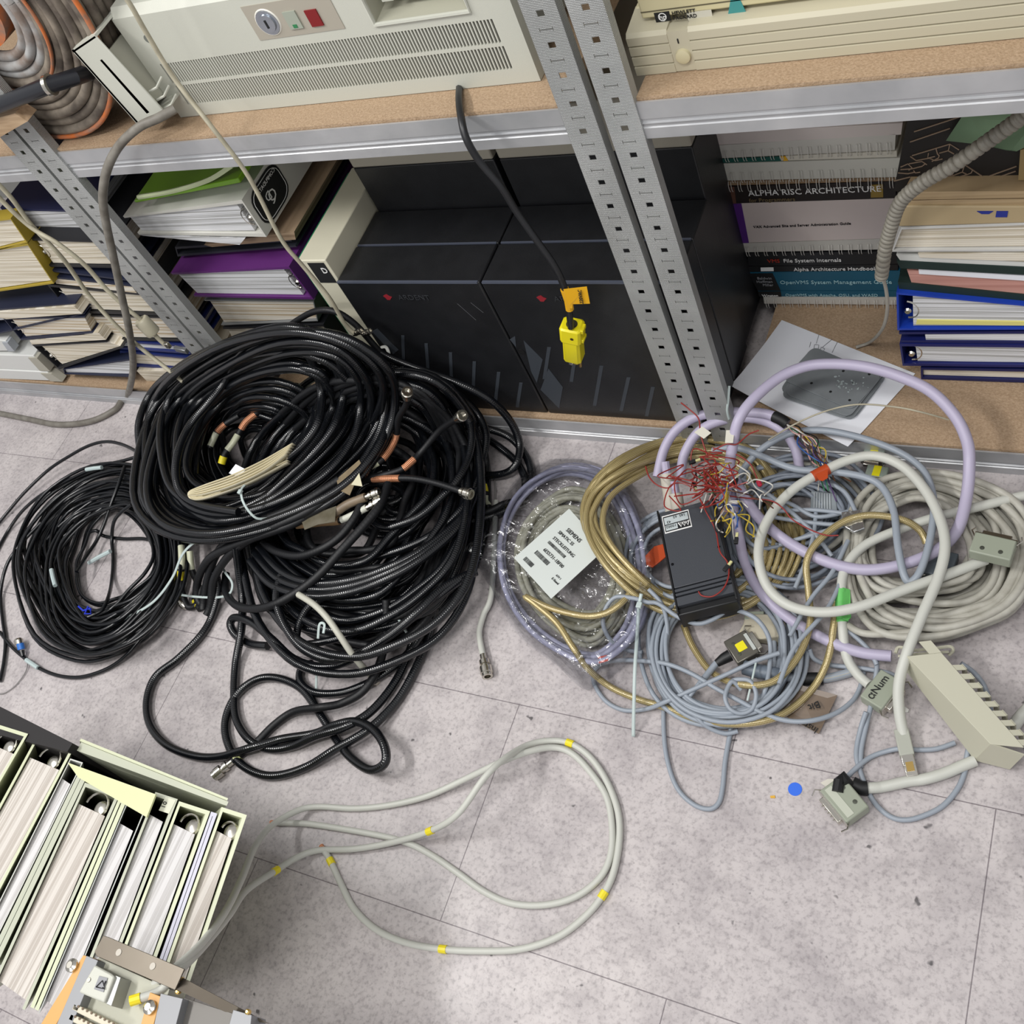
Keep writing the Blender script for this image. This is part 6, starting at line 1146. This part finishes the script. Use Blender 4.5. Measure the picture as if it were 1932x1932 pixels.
# metal chassis at the bottom left
zC=.42
met=mat('bronze_steel','#645D52',.35,.55,hex2='#574F45',vs=8); met2=mat('plain_steel','#8C8D90',.5,.3); ora=mat('orange_strip','#D09A52',.45)
th=thing('metal_chassis','open steel chassis with orange strips and a beige terminal block at the bottom left','electronics chassis',Z(300,1860,.33))
def cz(x,y,z=zC): return Z(x,y,z)
def plate(q,h,m,name,z=zC,bevel=.0005,label=None): return obj(name,MB().prism([cz(x,y,z) for x,y in q],(0,0,-h)),m,th,bevel=bevel,label=label)
plate([(195,1765),(178,1795),(182,1804),(330,1868),(348,1828),(205,1768)],.002,met,'flange_plate',zC+.02)
for x,y in ((224,1797),(288,1823)): obj('slot',MB().lathe(cz(x,y,zC+.0202),(0,0,1),[(0,.004),(.0004,.004)],14),mat('slot_light','#B8B2A6',.5),th)
obj('flange_wall',MB().prism([cz(182,1804,zC+.018),cz(330,1868,zC+.018),cz(333,1866,zC-.03),cz(186,1802,zC-.03)],(0,.002,0)),met,th)
plate([(157,1802),(178,1808),(90,1960),(60,1960)],.03,ora,'orange_strip',label='orange enamelled steel strip'); plate([(163,1803),(185,1812),(125,1960),(95,1960)],.028,met2,'steel_rail',zC+.002)
plate([(186,1806),(320,1866),(290,1960),(110,1960)],.03,mat('beige_tray','#B2B2A2',.5),'tray',zC-.012)
plate([(178,1820),(208,1836),(216,1842),(196,1892),(148,1872)],.022,beige,'terminal_block',zC+.012,bevel=.002)
plate([(187,1841),(203,1845),(195,1872),(177,1866)],.0006,mat('warning_grey','#8B8C90',.5),'warning_label',zC+.013)
g=MB().tube([cz(190,1849,zC+.0135),cz(197,1851,zC+.0135)],.0004,4); tri=[(186,1866),(194,1845),(200,1862)]
obj('warning_triangle',MB().tube([cz(x,y,zC+.0138) for x,y in ((181,1862),(193,1850),(198,1866),(181,1862))],.0006,4),ink,th); text('!',cz(192,1864,zC+.0138),(cz(196,1863)-cz(190,1861)),(cz(193,1850)-cz(192,1864)),.012,ink,th)
obj('screw',MB().lathe(cz(168,1849,zC+.012),(0,0,1),[(0,.003),(.001,.0025)],12),chrome,th)
plate([(218,1840),(228,1844),(210,1898),(200,1894)],.02,mat('clamp_steel','#A6A7A4',.4,.5),'clamp',zC+.008)
for k,q in enumerate([[(140,1893),(232,1938),(226,1950),(134,1905)],[(134,1912),(225,1955),(218,1967),(128,1924)]]):
    plate(q,.014,mat('ivory_block','#C9C2AE',.5),'pin_block',zC+.002,bevel=.001)
    g=MB(); 
    for i in range(10):
        a=cz(q[0][0]+8+(q[1][0]-q[0][0])*.09*i,q[0][1]+6+(q[1][1]-q[0][1])*.09*i,zC+.0025); g.lathe(a,(0,0,1),[(0,.0016),(.0006,.0016)],6)
    obj('pin_holes',g,mat('pin_brown','#6B5844',.6),th,kind='stuff')
plate([(283,1872),(303,1880),(283,1960),(258,1960)],.02,ora,'orange_strip',zC,label='orange enamelled steel strip'); plate([(303,1874),(345,1884),(325,1960),(285,1960)],.03,met2,'side_rail',zC)
for x,y in ((137,1822),(284,1901)): obj('bolt',MB().lathe(cz(x,y,zC+.001),(0,0,1),[(0,.008),(.003,.008),(.005,.004),(.006,.004)],16),chrome,th)
obj('outer_wall',MB().prism([cz(330,1866,zC+.01),cz(345,1845,zC+.01),cz(505,1930,zC-.02),cz(460,1925,zC-.02)],(0,0,-.004)),met,th)
plate([(347,1882),(440,1912),(425,1960),(325,1960)],.02,mat('inner_steel','#6B6864',.5,.3),'inner_panel',zC-.012)
plate([(440,1905),(475,1915),(470,1960),(425,1960)],.03,met2,'rail_end',zC-.004)
for x,y in ((345,1849),(338,1872),(470,1910)): obj('screw',MB().lathe(cz(x,y,zC+.004),(0,0,1),[(0,.003),(.004,.003),(.005,.0015)],10),brass,th)
obj('base',MB().prism([cz(150,1815,zC-.03),cz(430,1925,zC-.03),cz(420,1980,zC-.03),cz(70,1980,zC-.03)],(0,0,-.062)),mat('chassis_dark','#3A3834',.6),th)
